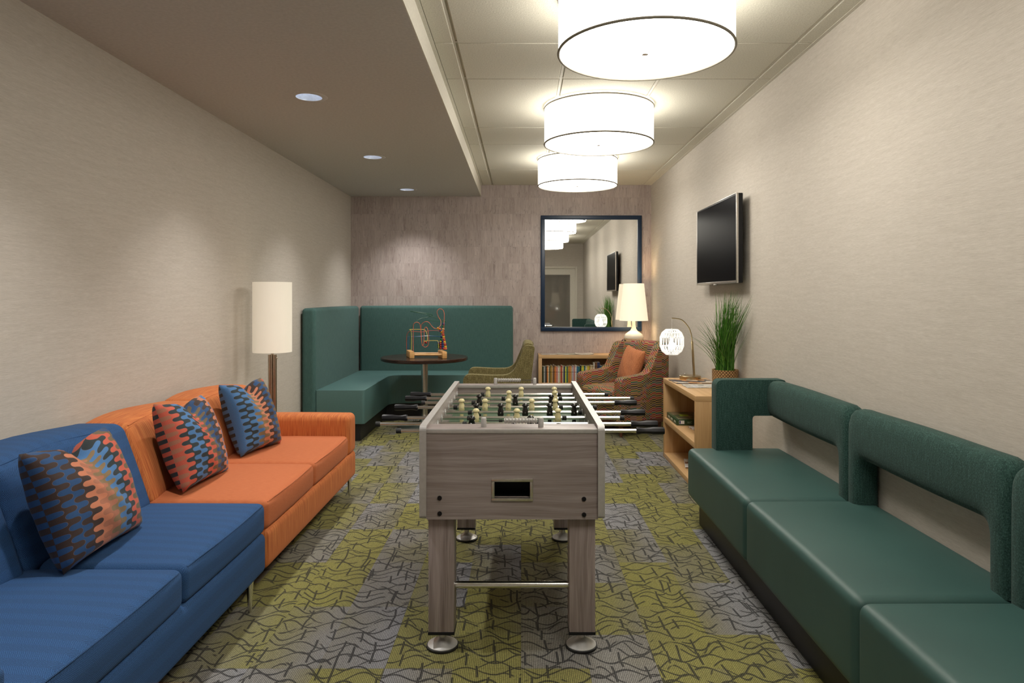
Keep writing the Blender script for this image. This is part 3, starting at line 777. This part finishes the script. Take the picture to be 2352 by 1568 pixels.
# ------------------------------------------------------------------ green bench on the right
t = thing('green_bench', 'long green vinyl wall bench with open tweed backrest along the right wall', 'bench', (1.3, 2.6, 0))
ys_ = [4.15, 3.078, 2.06, 1.04]
b = B(); box(b, 1.066, 1.56, 1.06, 4.09, 0, .16, .004); obj('plinth', b, BLACKM, t)
for i in range(3):
    y1_, y0_ = ys_[i], ys_[i+1]
    b = B(); rbox(b, 1.008, 1.578, y0_+.0015, y1_-.0015, .155, .447, .034, 10, 5, (-.0, .002, .014)); s = obj('seat', b, VINYL, t)
    b = B(); tube(b, [(1.0115, y0_+.03+(y1_-y0_-.06)*k/10, .421+.0015*math.sin(PI*k/10)) for k in range(11)], .0016, 6); obj('seam', b, VINYL, s)
# backrest: three padded loops (rail with a post at each module joint)
def padded_loop(bm, inner, outer, xc, dep, n=20, e=.62):
    rings = []
    for p, q in zip(inner, outer):
        p, q = Vector(p), Vector(q); mid = (p+q)/2; hv = (q-p)/2; ring = []
        for k in range(n):
            a = 2*PI*k/n; c_, s_ = math.cos(a), math.sin(a)
            fc = math.copysign(abs(c_)**e, c_); fs = math.copysign(abs(s_)**e, s_)
            w_ = mid+hv*fc; ring.append(bm.verts.new((xc+dep*fs, w_.x, w_.y)))
        rings.append(ring)
    for A, B_ in zip(rings, rings[1:]):
        for k in range(n): m_ = (k+1) % n; bm.faces.new((A[k], A[m_], B_[m_], B_[k]))
    bm.faces.new(rings[0]); bm.faces.new(rings[-1])
for y0_, y1_, far, near in ((3.080, 4.065, 0, 1), (2.062, 3.076, 1, 1), (1.125, 2.058, 1, 0)):
    zb_, zi, zt_, pw, ri, ro, S = .44, .650, .866, .088, .055, .06, 7
    def end(y, sgn, post):
        """inner/outer point pairs from the post foot to the start of the rail"""
        if not post: return [((y, zi+.03), (y, zt_-.03)), ((y+sgn*.012, zi+.005), (y+sgn*.012, zt_-.006)), ((y+sgn*.03, zi), (y+sgn*.03, zt_))]
        L_ = [((y+sgn*pw, zb_), (y, zb_)), ((y+sgn*pw, zi-ri), (y, zi-ri+.02))]
        for i_ in range(1, S+1):
            a = PI/2*i_/S
            inn = (y+sgn*(pw+ri-ri*math.cos(a)), zi-ri+ri*math.sin(a))
            t_ = i_/S
            if t_ < .5: out_ = (y, zi-ri+.02+(zt_-ro-zi+ri-.02)*t_*2)
            else:
                b_ = PI/2*(t_-.5)*2; out_ = (y+sgn*(ro-ro*math.cos(b_)), zt_-ro+ro*math.sin(b_))
            L_.append((inn, out_))
        L_.append(((y+sgn*(pw+ri+.03), zi), (y+sgn*(pw+ri+.01), zt_)))
        return L_
    A = end(y0_, 1, near); Z = end(y1_, -1, far)[::-1]
    ya_, yb_ = A[-1][0][0], Z[0][0][0]
    mid_ = [((ya_+(yb_-ya_)*k/8, zi-.004*math.sin(PI*k/8)), (ya_+(yb_-ya_)*k/8, zt_+.004*math.sin(PI*k/8))) for k in range(1, 8)]
    prs = A+mid_+Z
    b = B(); padded_loop(b, [p for p, q in prs], [q for p, q in prs], 1.518, .056); obj('back_loop', b, TWEED, t, angle=60)
for ya, yb in ((4.055, 4.15), (1.04, 1.135)):
    prof = round_poly([(1.158,.445), (1.375,.445), (1.375,.655), (1.572,.655), (1.572,.868), (1.158,.868)], [.004,.004,.02,.01,.02,.045], 6)
    b = B(); prism(b, prof, 'y', ya, yb, .012, 3); obj('end_arm', b, TWEED, t)
at(t)

# ------------------------------------------------------------------ maple bookcases
def bookcase(name, label, loc, L, D, H, rz, shelves, T=.04):
    """local: x along length, y from the back (0) to the front (-D)"""
    t = thing(name, label, 'bookcase', loc, rz)
    mkbox('top_panel', MAPLE, t, 0, L, -D, 0, H-T, H, .001)
    for x in (0, L-T): mkbox('side_panel', MAPLE_V, t, x, x+T, -D, 0, 0, H-T, .001)
    mkbox('bottom_panel', MAPLE, t, T, L-T, -D, 0, 0, T, .001)
    for z in shelves: mkbox('shelf', MAPLE, t, T, L-T, -D, -.012, z-T, z, .001)
    mkbox('back_panel', MAPLE_V, t, T, L-T, -.012, 0, T, H-T)
    return t
# local +x -> world -y for the right wall; the front looks to -x
bc = bookcase('bookcase', 'maple bookcase on the right wall between green bench and armchair', (1.578, 5.84, 0), 1.09, .363, .67, -PI/2, [.34])
bk = bookcase('bookcase', 'low maple bookcase full of paperbacks under the mirror', (.204, 8.295, 0), .96, .30, .68, 0, [.355])
# small corner table that carries the white lamp
t = thing('corner_table', 'small maple corner table behind the patterned armchair carrying the white lamp', 'side table', (1.345, 8.10, 0))
mkbox('table_top', MAPLE, t, -.14, .14, -.14, .17, .805, .828, .003)
for sx in (-.122, .122):
    for sy in (-.122, .152): mkbox('leg', MAPLE_V, t, sx-.015, sx+.015, sy-.015, sy+.015, 0, .805, .002)

# books
NAMES = {'grey': (.35,.35,.34), 'orange': (.62,.20,.04), 'dark green': (.05,.06,.02), 'white': (.65,.62,.55), 'ochre': (.42,.24,.04), 'tan': (.48,.33,.17),
         'brown': (.15,.07,.03), 'red': (.42,.05,.03), 'navy': (.02,.03,.09), 'lime': (.50,.55,.06), 'teal': (.02,.14,.13), 'yellow': (.62,.50,.03), 'black': (.015,.015,.015),
         'lilac': (.42,.38,.45), 'blue': (.03,.12,.25), 'cream': (.60,.50,.33), 'pink': (.55,.22,.18)}
def m_book(nm, col):
    m = Mat('book_cover_'+nm.replace(' ', '_')); u, v = m.uv()
    n = m.noise(m.vec(m.ma('MULTIPLY', u, 60.0), m.ma('MULTIPLY', v, 45.0)), 1, 2)
    dk = tuple(c*.35 for c in col); lt = tuple(min(1, c*1.4+.08) for c in col)
    return m.set(m.ramp(n, [(.36, dk), (.42, col), (.62, col), (.66, lt)]), .4)
BM = {k: m_book(k, v) for k, v in NAMES.items()}
PAGES = plain('book_pages', (.60,.55,.42), .8)
seq = ['dark green','grey','black','orange','cream','dark green','ochre','tan','brown','orange','pink','white','tan','red','cream','navy','lime','teal','ochre','orange','tan',
       'lilac','pink','white','blue','teal','black','lime','yellow','teal','cream','yellow','ochre','cream','tan','white','brown','navy','blue','teal','navy','cream','black','blue','red','tan','lilac','ochre','grey','teal','orange']
x = .250; used = set(); xend = 1.10; i = 0
books = []
while x < xend and i < len(seq):
    nm = seq[i]; wd = random.uniform(.0125, .0205); h = random.uniform(.188, .206)
    if i in (35,): h = .235
    if i in (36, 37): wd = .030; h = .240
    books.append([nm, x, wd, h]); x += wd+.0008; i += 1
for k, (nm, x, wd, h) in enumerate(books):
    pre = seq[k-1] if k else None; nx = books[k+1][0] if k+1 < len(books) else None
    if not pre: lab = f'{nm} book first in the shelf row against the left side panel'
    elif not nx: lab = f'{nm} book last in the shelf row'
    else: lab = f'{nm} book standing between a {pre} and a {nx} one on the shelf'
    if nm in ('brown', 'navy') and h > .23: lab = 'tall thick '+lab
    lab = lab + ', left half of the row' if (lab in used) else lab
    assert lab not in used or True; used.add(lab)
    D = random.uniform(.12, .15)
    t = thing('paperback_book', lab, 'book', (x+wd/2, 8.005+random.uniform(0,.006), .3552), 0, 'books in a row under the mirror')
    b = B(); box(b, -wd/2, wd/2, 0, D, 0, h, .0008, 1); obj('cover', b, BM[nm], t)
    mkbox('pages', PAGES, t, -wd/2+.0015, wd/2-.0015, .002, D+.0005, .002, h+.0003)
# magazines
def magazine(name, label, loc, w_, h_, rz, m, th=.005, group=None, curl=0.0):
    b = B(); rbox(b, -w_/2, w_/2, -h_/2, h_/2, 0, th, .0015, 6, 1, (0,0,0), (lambda p: (p.x, p.y, p.z+curl*(p.x/w_)**2)) if curl else None)
    o = obj(name, b, m); o.location = loc; o.rotation_euler = (0,0,rz); tag(o, label, 'magazine', group); return o
MG = [m_print('magazine_cover_%s' % n, s, c, sc) for n, s, c, sc in (
    ('dishes', 1, [(.03,.03,.06), (.70,.55,.40), (.60,.28,.10), (.65,.40,.18), (.75,.70,.62), (.06,.05,.05)], 14.0),
    ('pale', 2, [(.60,.60,.60), (.70,.68,.64), (.45,.42,.36), (.62,.56,.50), (.30,.32,.30)], 22.0),
    ('muted', 3, [(.42,.35,.30), (.50,.42,.36), (.35,.30,.26), (.60,.55,.50)], 20.0),
    ('olive', 4, [(.42,.40,.28), (.50,.46,.40), (.60,.58,.55), (.38,.34,.32)], 20.0),
    ('cream', 5, [(.68,.62,.54), (.74,.68,.62), (.58,.50,.42)], 18.0),
    ('brown', 6, [(.30,.14,.06), (.22,.10,.05), (.70,.66,.62), (.70,.68,.66)], 18.0),
    ('white', 7, [(.70,.70,.68), (.66,.64,.60), (.20,.20,.16)], 24.0))]
tz = .671
magazine('magazine', 'dark glossy magazine with a food photo beside the brass lamp base', (1.395, 5.56, tz), .33, .24, .06, MG[0])
magazine('magazine', 'pale magazine nearest the bench arm on the maple bookcase top', (1.41, 5.27, tz), .30, .20, 0, MG[1])
magazine('magazine', 'muted brown magazine at the left end of the low bookcase top', (.345, 8.12, .681), .22, .20, .12, MG[2])
magazine('magazine', 'olive and white open magazine in the middle of the low bookcase top', (.545, 8.12, .681), .24, .20, -.08, MG[3], curl=.022)
magazine('magazine', 'cream magazine with lifted cover nearest the armchair on the low bookcase top', (.745, 8.11, .681), .21, .20, .05, MG[4], .008, curl=.028)
magazine('magazine', 'dark magazine with white page edge lying in front of the green puzzle box', (1.43, 5.21, .3415), .22, .28, .1, MG[5], .008)
magazine('magazine', 'brown and white magazine on the bottom shelf of the right bookcase', (1.40, 5.38, .0415), .22, .28, -.2, MG[5], .008)
magazine('magazine', 'white leaflet with black print on the bottom shelf beside the bench', (1.40, 5.06, .0415), .20, .26, .1, MG[6], .006)
# puzzle box
def text_mesh(body, size, name, m, parent, loc, rot, depth=.0004):
    cu = bpy.data.curves.new('txt', 'FONT'); cu.body = body; cu.size = size; cu.extrude = depth; cu.align_x = 'CENTER'; cu.align_y = 'CENTER'
    o = bpy.data.objects.new('txt', cu); link(o); dg = bpy.context.evaluated_depsgraph_get(); dg.update()
    me = bpy.data.meshes.new_from_object(o.evaluated_get(dg)); bpy.data.objects.remove(o)
    me.materials.clear(); me.materials.append(m)
    q = bpy.data.objects.new(name, me); link(q); q.parent = parent; q.location = loc; q.rotation_euler = rot; return q
PZB = m_print('puzzle_box_picture', 9, [(.10,.12,.05), (.20,.15,.08), (.06,.08,.04), (.30,.25,.16), (.14,.12,.06), (.03,.07,.02)], 18.0)
BOXG = plain('puzzle_box_green', (.018,.055,.018), .35)
t = thing('puzzle_box', 'dark green jigsaw puzzle box with a landscape lid on the middle shelf', 'box', (1.235, 5.425, .3405))
mkbox('box_body', BOXG, t, 0, .27, 0, .36, 0, .046, .002)
mkbox('lid_picture', PZB, t, .02, .25, .02, .34, .046, .0465)
mkbox('title_sticker', plain('lime_sticker', (.35,.50,.02), .4), t, .07, .14, .16, .23, .0466, .047)
mkbox('side_label', WHITE, t, .02, .062, -.0008, 0, .012, .038); mkbox('label_logo', plain('label_blue', (.02,.03,.16), .4), t, .022, .033, -.0014, -.0008, .014, .036)
text_mesh('BEC', .022, 'side_title', plain('pale_green_print', (.30,.42,.28), .5), t, (.105, -.0006, .022), (PI/2, 0, 0))
for k, yy0 in enumerate((.06, .17, .28)):
    mkbox('spine_print', plain('spine_print_ink', (.45,.48,.40), .5) if k == 0 else bpy.data.materials['spine_print_ink'], t, -.0006, 0, yy0-.03, yy0+.03, .016, .03)

# ------------------------------------------------------------------ brass arc lamp with woven globe
t = thing('arc_table_lamp', 'brass arc table lamp with hanging white woven globe on the right bookcase', 'lamp', (1.42, 5.735, .671))
b = B(); lathe(b, [(0,0), (.086,0), (.088,.003), (.088,.028), (.085,.031), (0,.031)], n=48); obj('lamp_base', b, BRONZE, t)
b = B(); lathe(b, [(0,.03), (.005,.03), (.005,.042), (.007,.044), (.004,.05), (0,.05)], -.045, 0, 0, 12); obj('switch_knob', b, STEEL, t)
p0 = Vector((.034, 0, .03)); p1 = Vector((.016, 0, .318))
b = B(); tube(b, [p0, p1], .0095, 14); obj('lower_pole', b, BRONZE, t)
gx = PX(1543, 5.735)-1.42; gz = PZ(785, 5.735)-.671
arc = smooth_path([tuple(p1), (.010,0,.37), (-.008,0,.425), (-.045,0,.475), (-.085,0,.503), (gx,0,.512)], 8)
b = B(); tube(b, arc, .0048, 10); obj('arc_arm', b, BRONZE, t)
b = B(); tube(b, [(gx, 0, .511), (gx, 0, gz+.10)], .0012, 6); obj('hanging_cord', b, WHITE, t)
R0 = .100
lev = [(.105,.050), (.078,.082), (.038,.0985), (-.035,.0985), (-.078,.082), (-.105,.050)]
b = B(); n = 46
for k in range(n):
    a0 = 2*PI*k/n
    for j in range(len(lev)-1):
        (z0, r0), (z1, r1) = lev[j], lev[j+1]; a = a0+(j % 2)*PI/n; a2 = a + PI/n*(1 if k % 2 else -1)*.6
        tube(b, [(gx+r0*math.cos(a), r0*math.sin(a), gz+z0), (gx+r1*math.cos(a2), r1*math.sin(a2), gz+z1)], .0025, 5)
for z, r in lev:
    tube(b, [(gx+r*math.cos(2*PI*k/36), r*math.sin(2*PI*k/36), gz+z) for k in range(37)], .0023, 5, False)
obj('woven_globe', b, ROPE, t)
b = B(); lathe(b, [(0,.03), (.012,.03), (.014,.0), (.03,-.025), (.030,-.045), (.016,-.062), (0,-.066)], gx, 0, gz, 20); obj('bulb', b, BULB, t)
b = B(); lathe(b, [(.010,.03), (.012,.105), (.006,.112), (0,.114)], gx, 0, gz, 14); obj('socket', b, WHITE, t)

# ------------------------------------------------------------------ grass plant
t = thing('grass_plant', 'tall green grass plant in a woven basket pot on the right bookcase', 'plant', (1.478, 4.945, .671))
b = B(); lathe(b, [(0,0), (.080,0), (.088,.03), (.092,.10), (.093,.165), (.085,.165), (.083,.14), (0,.14)], n=40)
bp = obj('basket_pot', b, BASKET, t)
uvl = bp.data.uv_layers[0]
for poly in bp.data.polygons:
    for li in poly.loop_indices:
        co = bp.data.vertices[bp.data.loops[li].vertex_index].co
        uvl.data[li].uv = (math.atan2(co.y, co.x)*.09, co.z)
mg = Mat('grass_blade'); u, v = mg.uv()
gcol = mg.ramp(mg.noise(mg.vec(mg.ma('MULTIPLY', u, 30.0), mg.ma('MULTIPLY', v, 3.0)), 1, 2), [(.3, (.020,.075,.010)), (.5, (.065,.20,.022)), (.7, (.16,.36,.05))])
GRASS = mg.set(gcol, .45)
b = B(); rg = random.Random(3); L = b.loops.layers.uv.new('UVMap')
for k in range(300):
    a = rg.uniform(0, 2*PI); r = .062*math.sqrt(rg.random()); bx, by = r*math.cos(a), r*math.sin(a)
    grp = rg.random()
    ht = rg.uniform(.30, .60); lean = rg.uniform(.02, .20)
    tall = grp < .5
    if tall: ht = rg.uniform(.40, .625); dx = rg.gauss(.01, .035); dy = rg.gauss(-.08, .09)
    else: ht = rg.uniform(.25, .50); dx = rg.choice((-1, -1, -1, .35))*rg.uniform(.05, .25); dy = rg.uniform(-.30, .12)
    if rg.random() < .10: dx = .06; dy = -.34; ht = rg.uniform(.5, .6)
    wd = rg.uniform(.0022, .0045) if ht < .5 else rg.uniform(.003, .0055); rot = rg.uniform(0, PI); wx, wy = math.cos(rot)*wd, math.sin(rot)*wd
    prev = None; S = 7
    for s in range(S+1):
        q = s/S; x_ = bx+dx*q**1.7; y_ = by+dy*q**1.7; x_ = min(x_, 1.572-1.478-.003)
        z_ = .14+ht*(q-.06*q*q*abs(dx)/.1)
        k_ = (1-q)**.6 if q < 1 else 0
        cur = [b.verts.new((x_-wx*k_, y_-wy*k_, z_)), b.verts.new((x_+wx*k_, y_+wy*k_, z_))] if s < S else [b.verts.new((x_, y_, z_))]
        if prev:
            f = b.faces.new((prev[0], prev[1], cur[1], cur[0]) if len(cur) == 2 else (prev[0], prev[1], cur[0]))
            for l in f.loops: l[L].uv = (k*.13, q)
        prev = cur
me = bpy.data.meshes.new('foliage'); b.to_mesh(me); b.free(); me.materials.append(GRASS)
o = bpy.data.objects.new('foliage', me); link(o); o.parent = t

# ------------------------------------------------------------------ television
t = thing('television', 'black flat television with silver edge mounted on the right wall', 'television', (1.49, 5.25, 1.77))
TW, TH = 1.06/2, .624/2
b = B(); box(b, 0, .045, -TW, TW, -TH, TH, .006); obj('casing', b, BLACK, t)
mkbox('screen', SCREEN, t, -.0015, .001, -TW+.012, TW-.012, -TH+.022, TH-.012)
b = B()
for a0, a1, c0, c1 in ((-TW, TW, -TH, -TH+.018), (-TW-.002, -TW+.006, -TH, TH), (TW-.006, TW+.002, -TH, TH), (-TW, TW, TH-.004, TH+.001)): box(b, -.003, .012, a0, a1, c0, c1, .001)
obj('silver_bezel', b, STEEL, t)
mkbox('sensor_tab', STEEL, t, -.003, .01, -.035, .035, -TH-.008, -TH, .002)
mkbox('wall_mount', BLACKM, t, .040, .086, -.13, .13, -.2, .2)

# ------------------------------------------------------------------ mirror
t = thing('wall_mirror', 'large mirror in a navy blue frame on the back wall', 'mirror', (.8495, 8.298, 1.648))
mw_, mh_, fw = .6115, .701, .050
b = B()
for a0, a1, c0, c1 in ((-mw_, mw_, mh_-fw, mh_), (-mw_, mw_, -mh_, -mh_+fw), (-mw_, -mw_+fw, -mh_+fw, mh_-fw), (mw_-fw, mw_, -mh_+fw, mh_-fw)): box(b, a0, a1, -.028, 0, c0, c1, .002)
obj('frame', b, NAVY, t)
mkbox('mirror_glass', MIRROR, t, -mw_+fw, mw_-fw, -.016, -.010, -mh_+fw, mh_-fw)

# ------------------------------------------------------------------ white table lamp
t = thing('table_lamp', 'white ceramic gourd table lamp with lit cream shade in front of the mirror', 'lamp', (1.338, 8.115, .8285))
b = B(); lathe(b, [(0,0), (.055,0), (.085,.010), (.112,.035), (.117,.06), (.105,.09), (.07,.115), (.042,.135), (.028,.16), (.021,.20), (.020,.24), (.024,.262), (0,.262)], n=40); obj('ceramic_base', b, CERAM, t)
b = B(); lathe(b, [(.167,.252), (.169,.252), (.122,.692), (.120,.692), (.167,.252)], n=48, closed=False); obj('lamp_shade', b, LSH1, t)
b = B(); lathe(b, [(.006,.26), (.006,.36), (.03,.42), (.028,.46), (0,.48)], n=16); obj('bulb', b, BULB, t)
l = bpy.data.lights.new('table_lamp_bulb', 'POINT'); l.energy = 5; l.color = (1, .72, .42); l.shadow_soft_size = .03
lo = bpy.data.objects.new('table_lamp_bulb', l); link(lo); lo.parent = t; lo.location = (0, 0, .53)

# ------------------------------------------------------------------ corner banquette
t = thing('corner_banquette', 'high-backed green L-shaped corner banquette with vinyl seat', 'banquette', (-1.6, 7.6, 0))
YN = 6.38; SF = -1.47; YF = 7.66
b = B(); rbox(b, -2.055, -1.925, YN, 8.12, .0, 1.255, .035, 6, 4, (.006,.0,.004)); obj('backrest', b, BANQ, t)
b = B(); rbox(b, -1.925, -.10, 8.13, 8.292, .0, 1.255, .035, 8, 4, (.004,.006,.004)); obj('backrest', b, BANQ, t)
# L-shaped seat with a curved inner corner
def fn(p): return p
out = round_poly([(-1.925, YN+.02), (SF, YN+.02), (SF, YF), (-.12, YF), (-.12, 8.13), (-1.925, 8.13)], [.01,.03,.16,.03,.01,.01], 8)
b = B(); prism(b, out, 'z', .17, .485, .028, 4); obj('seat', b, VINYL2, t)
out = [(-1.925, YN+.08), (SF-.05, YN+.08), (SF-.05, YF+.05), (-.17, YF+.05), (-.17, 8.13), (-1.925, 8.13)]
b = B(); prism(b, out, 'z', 0, .175); obj('plinth', b, BLACKM, t)
at(t)

# ------------------------------------------------------------------ round table
t = thing('round_table', 'round dark wood pedestal table in front of the corner banquette', 'table', (-1.012, 7.15, 0))
b = B(); lathe(b, [(0,.697), (.40,.697), (.445,.699), (.452,.705), (.452,.730), (.447,.735), (0,.735)], n=96); obj('table_top', b, DARKW, t)
b = B(); lathe(b, [(.036,.10), (.036,.697)], n=28); obj('pedestal', b, STEEL, t)
b = B(); lathe(b, [(0,0), (.275,0), (.275,.010), (.255,.018), (.10,.028), (.062,.05), (.045,.09), (.037,.14), (0,.14)], n=56); obj('pedestal_base', b, STEEL, t)

# ------------------------------------------------------------------ bead maze toy
t = thing('bead_maze', 'wooden bead maze toy with coloured looping wires on the round table', 'toy', (-.955, 7.06, .7355))
def zp(zx, zy, y):
    px, py = 920+zx/12.06, 700+zy/12.06
    return (PX(px, y)+.955, y-7.06, PZ(py, y)-.7355)
RT = Matrix.Rotation(math.radians(17), 4, 'Z')
for xc in (PX(942.4, 7.06)+.955, PX(1016, 7.06)+.955):
    b = B(); box(b, -.024, .024, -.135, .135, .0, .070, .006, 2); bmesh.ops.transform(b, matrix=Matrix.Translation((xc, 0, 0)) @ RT, verts=b.verts); obj('base_block', b, PINE, t)
for k_ in (-1, 1):
    y_ = -.085*k_; b = B(); lathe(b, [(.011,0), (.011,.30)], PX(942.4, 7.06)+.955+.015+.03*k_, y_, .035, 12, 'x'); obj('base_dowel', b, PINE, t)
WC = {'red wire': ((.42,.08,.06), 7.16, [(170,1235),(165,1000),(180,820),(240,740),(350,735),(600,750),(800,715),(1000,712),(1090,740),(1140,850),(1180,1230)]),
      'coral wire': ((.62,.16,.09), 6.99, [(350,1280),(350,900),(355,600),(380,510),(450,480),(520,510),(550,600),(565,800),(590,1050),(620,1130),(690,1170),(760,1120),(780,1000),(770,780),(740,650),(700,615),(660,680),(650,900),(640,1080),(600,1120),(580,900),(565,620),(600,520),(700,460),(790,490),(860,580),(940,650),(1020,655),(1080,600),(1115,540),(1110,430),(1050,330),(1010,200),(1050,125),(1110,108),(1180,150),(1210,250),(1205,480),(1200,700),(1190,850),(1240,1050),(1265,1240)]),
      'yellow wire': ((.70,.55,.12), 7.05, [(300,1260),(305,900),(290,720),(250,690),(300,680),(600,680),(680,700),(730,800),(745,950),(720,1000),(660,1010),(650,1005),(740,995),(1000,990),(1040,1020),(1055,1200)]),
      'green wire': ((.02,.12,.06), 7.10, [(270,1240),(280,950),(260,800),(290,660),(400,490),(560,380),(760,340),(880,290),(820,250),(600,215),(270,175),(600,240),(900,330),(1260,465),(1000,450),(700,430),(740,540),(900,625),(1010,660),(1110,720),(1130,1000),(1130,1230)]),
      'blue wire': ((.02,.10,.26), 7.14, [(205,1240),(215,950),(230,890),(400,880),(800,860),(1100,885),(1150,950),(1155,1230)])}
for nm, (col, yy_, pts) in WC.items():
    b = B(); tube(b, smooth_path([zp(a, c, yy_ + .012*math.sin(i*1.3)) for i, (a, c) in enumerate(pts)], 6), .0031, 6)
    o = obj('wire', b, plain(nm.replace(' ', '_'), col, .3), t); o['label'] = nm
BC = {'blue': (.01,.03,.16), 'green': (.01,.12,.03), 'yellow': (.70,.42,.03), 'red': (.42,.03,.02), 'orange': (.62,.15,.05), 'tan': (.70,.48,.22)}
BMt = {k: plain('bead_'+k, v, .25) for k, v in BC.items()}
b = B(); lathe(b, [(0,.0128), (.007,.0115), (.0125,.006), (.0138,0), (.0125,-.006), (.007,-.0115), (0,-.0128)], n=14); o0 = obj('tmp', b, BMt['blue']); sph = o0.data; bpy.data.objects.remove(o0)
bms = {}
for k in BC: bms[k] = sph.copy(); bms[k].materials[0] = BMt[k]
for zx, zy, k in [(1195,530,'blue'),(1190,600,'green'),(1183,668,'tan'),(1180,735,'orange'),(1178,788,'orange'),(1185,835,'red'),(1192,880,'yellow'),(1200,930,'orange'),(1210,975,'red'),(1220,1020,'yellow'),(1228,1068,'orange'),
                  (1236,1110,'red'),(1245,1155,'yellow'),(1255,1210,'orange'),(1040,650,'yellow'),(1090,672,'orange'),(1110,715,'blue'),(1140,745,'yellow'),(1135,880,'blue'),(1130,960,'green'),(1115,1015,'yellow'),(1110,1080,'red'),(1112,1140,'red'),(1112,1195,'red'),
                  (1050,1050,'blue'),(1055,1110,'green'),(1058,1165,'green'),(1160,1010,'blue'),(1162,1070,'blue'),(1163,1130,'blue'),(1164,1185,'blue'),(1210,1210,'red'),(705,1040,'red')]:
    o = bpy.data.objects.new('bead', bms[k]); link(o); o.parent = t; o.location = zp(zx, zy, 7.0 if zx > 1170 else 7.08)

# ------------------------------------------------------------------ olive chair (faces the round table, to -x)
t = thing('olive_armchair', 'olive tweed tub chair seen from the side at the round table', 'armchair', (-.20, 6.32, 0))
def arm_prof():
    return round_poly([(-.31,.30), (-.31,.685), (-.05,.672), (.12,.675), (.235,.94), (.322,.93), (.262,.40), (.20,.30)], [.03,.07,.05,.09,.03,.03,.05,.03], 6)
for ya, yb in ((-.335, -.255), (.255, .335)):
    b = B(); prism(b, arm_prof(), 'y', ya, yb, .022, 4); obj('arm', b, OLIVE, t)
b = B()
prism(b, round_poly([(.10,.42), (.225,.955), (.315,.945), (.255,.32)], [.02,.04,.04,.03], 5), 'y', -.262, .262, .02, 3); obj('backrest', b, OLIVE, t)
b = B(); rbox(b, -.30, .16, -.252, .252, .30, .46, .04, 6, 4, (0,0,.015)); obj('seat', b, OLIVE, t)
for sx, sy in ((-.26,-.28), (-.26,.28), (.20,-.28), (.20,.28)):
    b = B(); lathe(b, [(0,0), (.012,0), (.02,.31), (0,.31)], sx, sy, 0, 12); obj('leg', b, BROWNW, t)

# ------------------------------------------------------------------ patterned armchair
f_ang = math.atan2(-.53, -.85)   # facing direction
t = thing('patterned_armchair', 'armchair in multicolour checked block fabric between the two bookcases', 'armchair', (1.055, 7.02, 0), f_ang+PI/2)
W2 = .36; DF = -.345; DB = .33
side = round_poly([(DF,.15), (DF+.01,.575), (-.02,.60), (.04,.63), (.17,.885), (.29,.89), (DB,.83), (DB-.01,.15)], [.02,.05,.05,.05,.06,.05,.06,.02], 5)
for s in (-1, 1):
    x0, x1 = (W2-.105, W2) if s > 0 else (-W2, -W2+.105)
    b = B(); prism(b, side, 'x', x0, x1, .03, 4)
    for v_ in b.verts:   # barrel plan: pull the rear corners in
        k = max(0, (v_.co.y-.12)/.22); v_.co.x -= s*.055*k*k
    obj('arm', b, PATT, t)
b = B(); prism(b, round_poly([(.10,.40), (.155,.60), (.215,.912), (.31,.912), (DB+.01,.83), (DB+.01,.15), (.10,.15)], [.02,.03,.05,.05,.05,.02,.02], 5), 'x', -W2+.07, W2-.07, .02, 3)
obj('backrest', b, PATT, t)
b = B(); rbox(b, -W2+.107, W2-.107, DF-.015, .12, .30, .455, .035, 8, 4, (0,.012,.022)); obj('seat_cushion', b, PATT, t)
b = B(); rbox(b, -W2+.10, W2-.10, DF+.008, .12, .15, .31, .02, 6, 3); obj('front_rail', b, PATT, t)
mkbox('wooden_base', BROWNW, t, -W2+.03, W2-.03, DF+.03, DB-.04, .105, .152, .006)
for sx in (-1, 1):
    for sy, yy_ in ((-1, DF+.07), (1, DB-.10)):
        b = B(); lathe(b, [(0,0), (.013,0), (.024,.11), (0,.11)], sx*(W2-.08), yy_, 0, 14); obj('leg', b, BROWNW, t)
# rust pillow standing on its seat
fwd = Vector((math.cos(f_ang), math.sin(f_ang), 0))
pc = Vector((1.055, 7.02, 0)) - fwd*.02
R = Matrix.Rotation(f_ang+PI/2-.25, 4, 'Z') @ Matrix.Rotation(math.radians(-17), 4, 'X') @ Matrix.Rotation(math.radians(6), 4, 'Y')
pillow('throw_pillow', CORAL, 'rust orange ribbed pillow on the patterned armchair', (pc.x-.0, pc.y, .475), .40, .38, .14, R.to_euler(), 0)
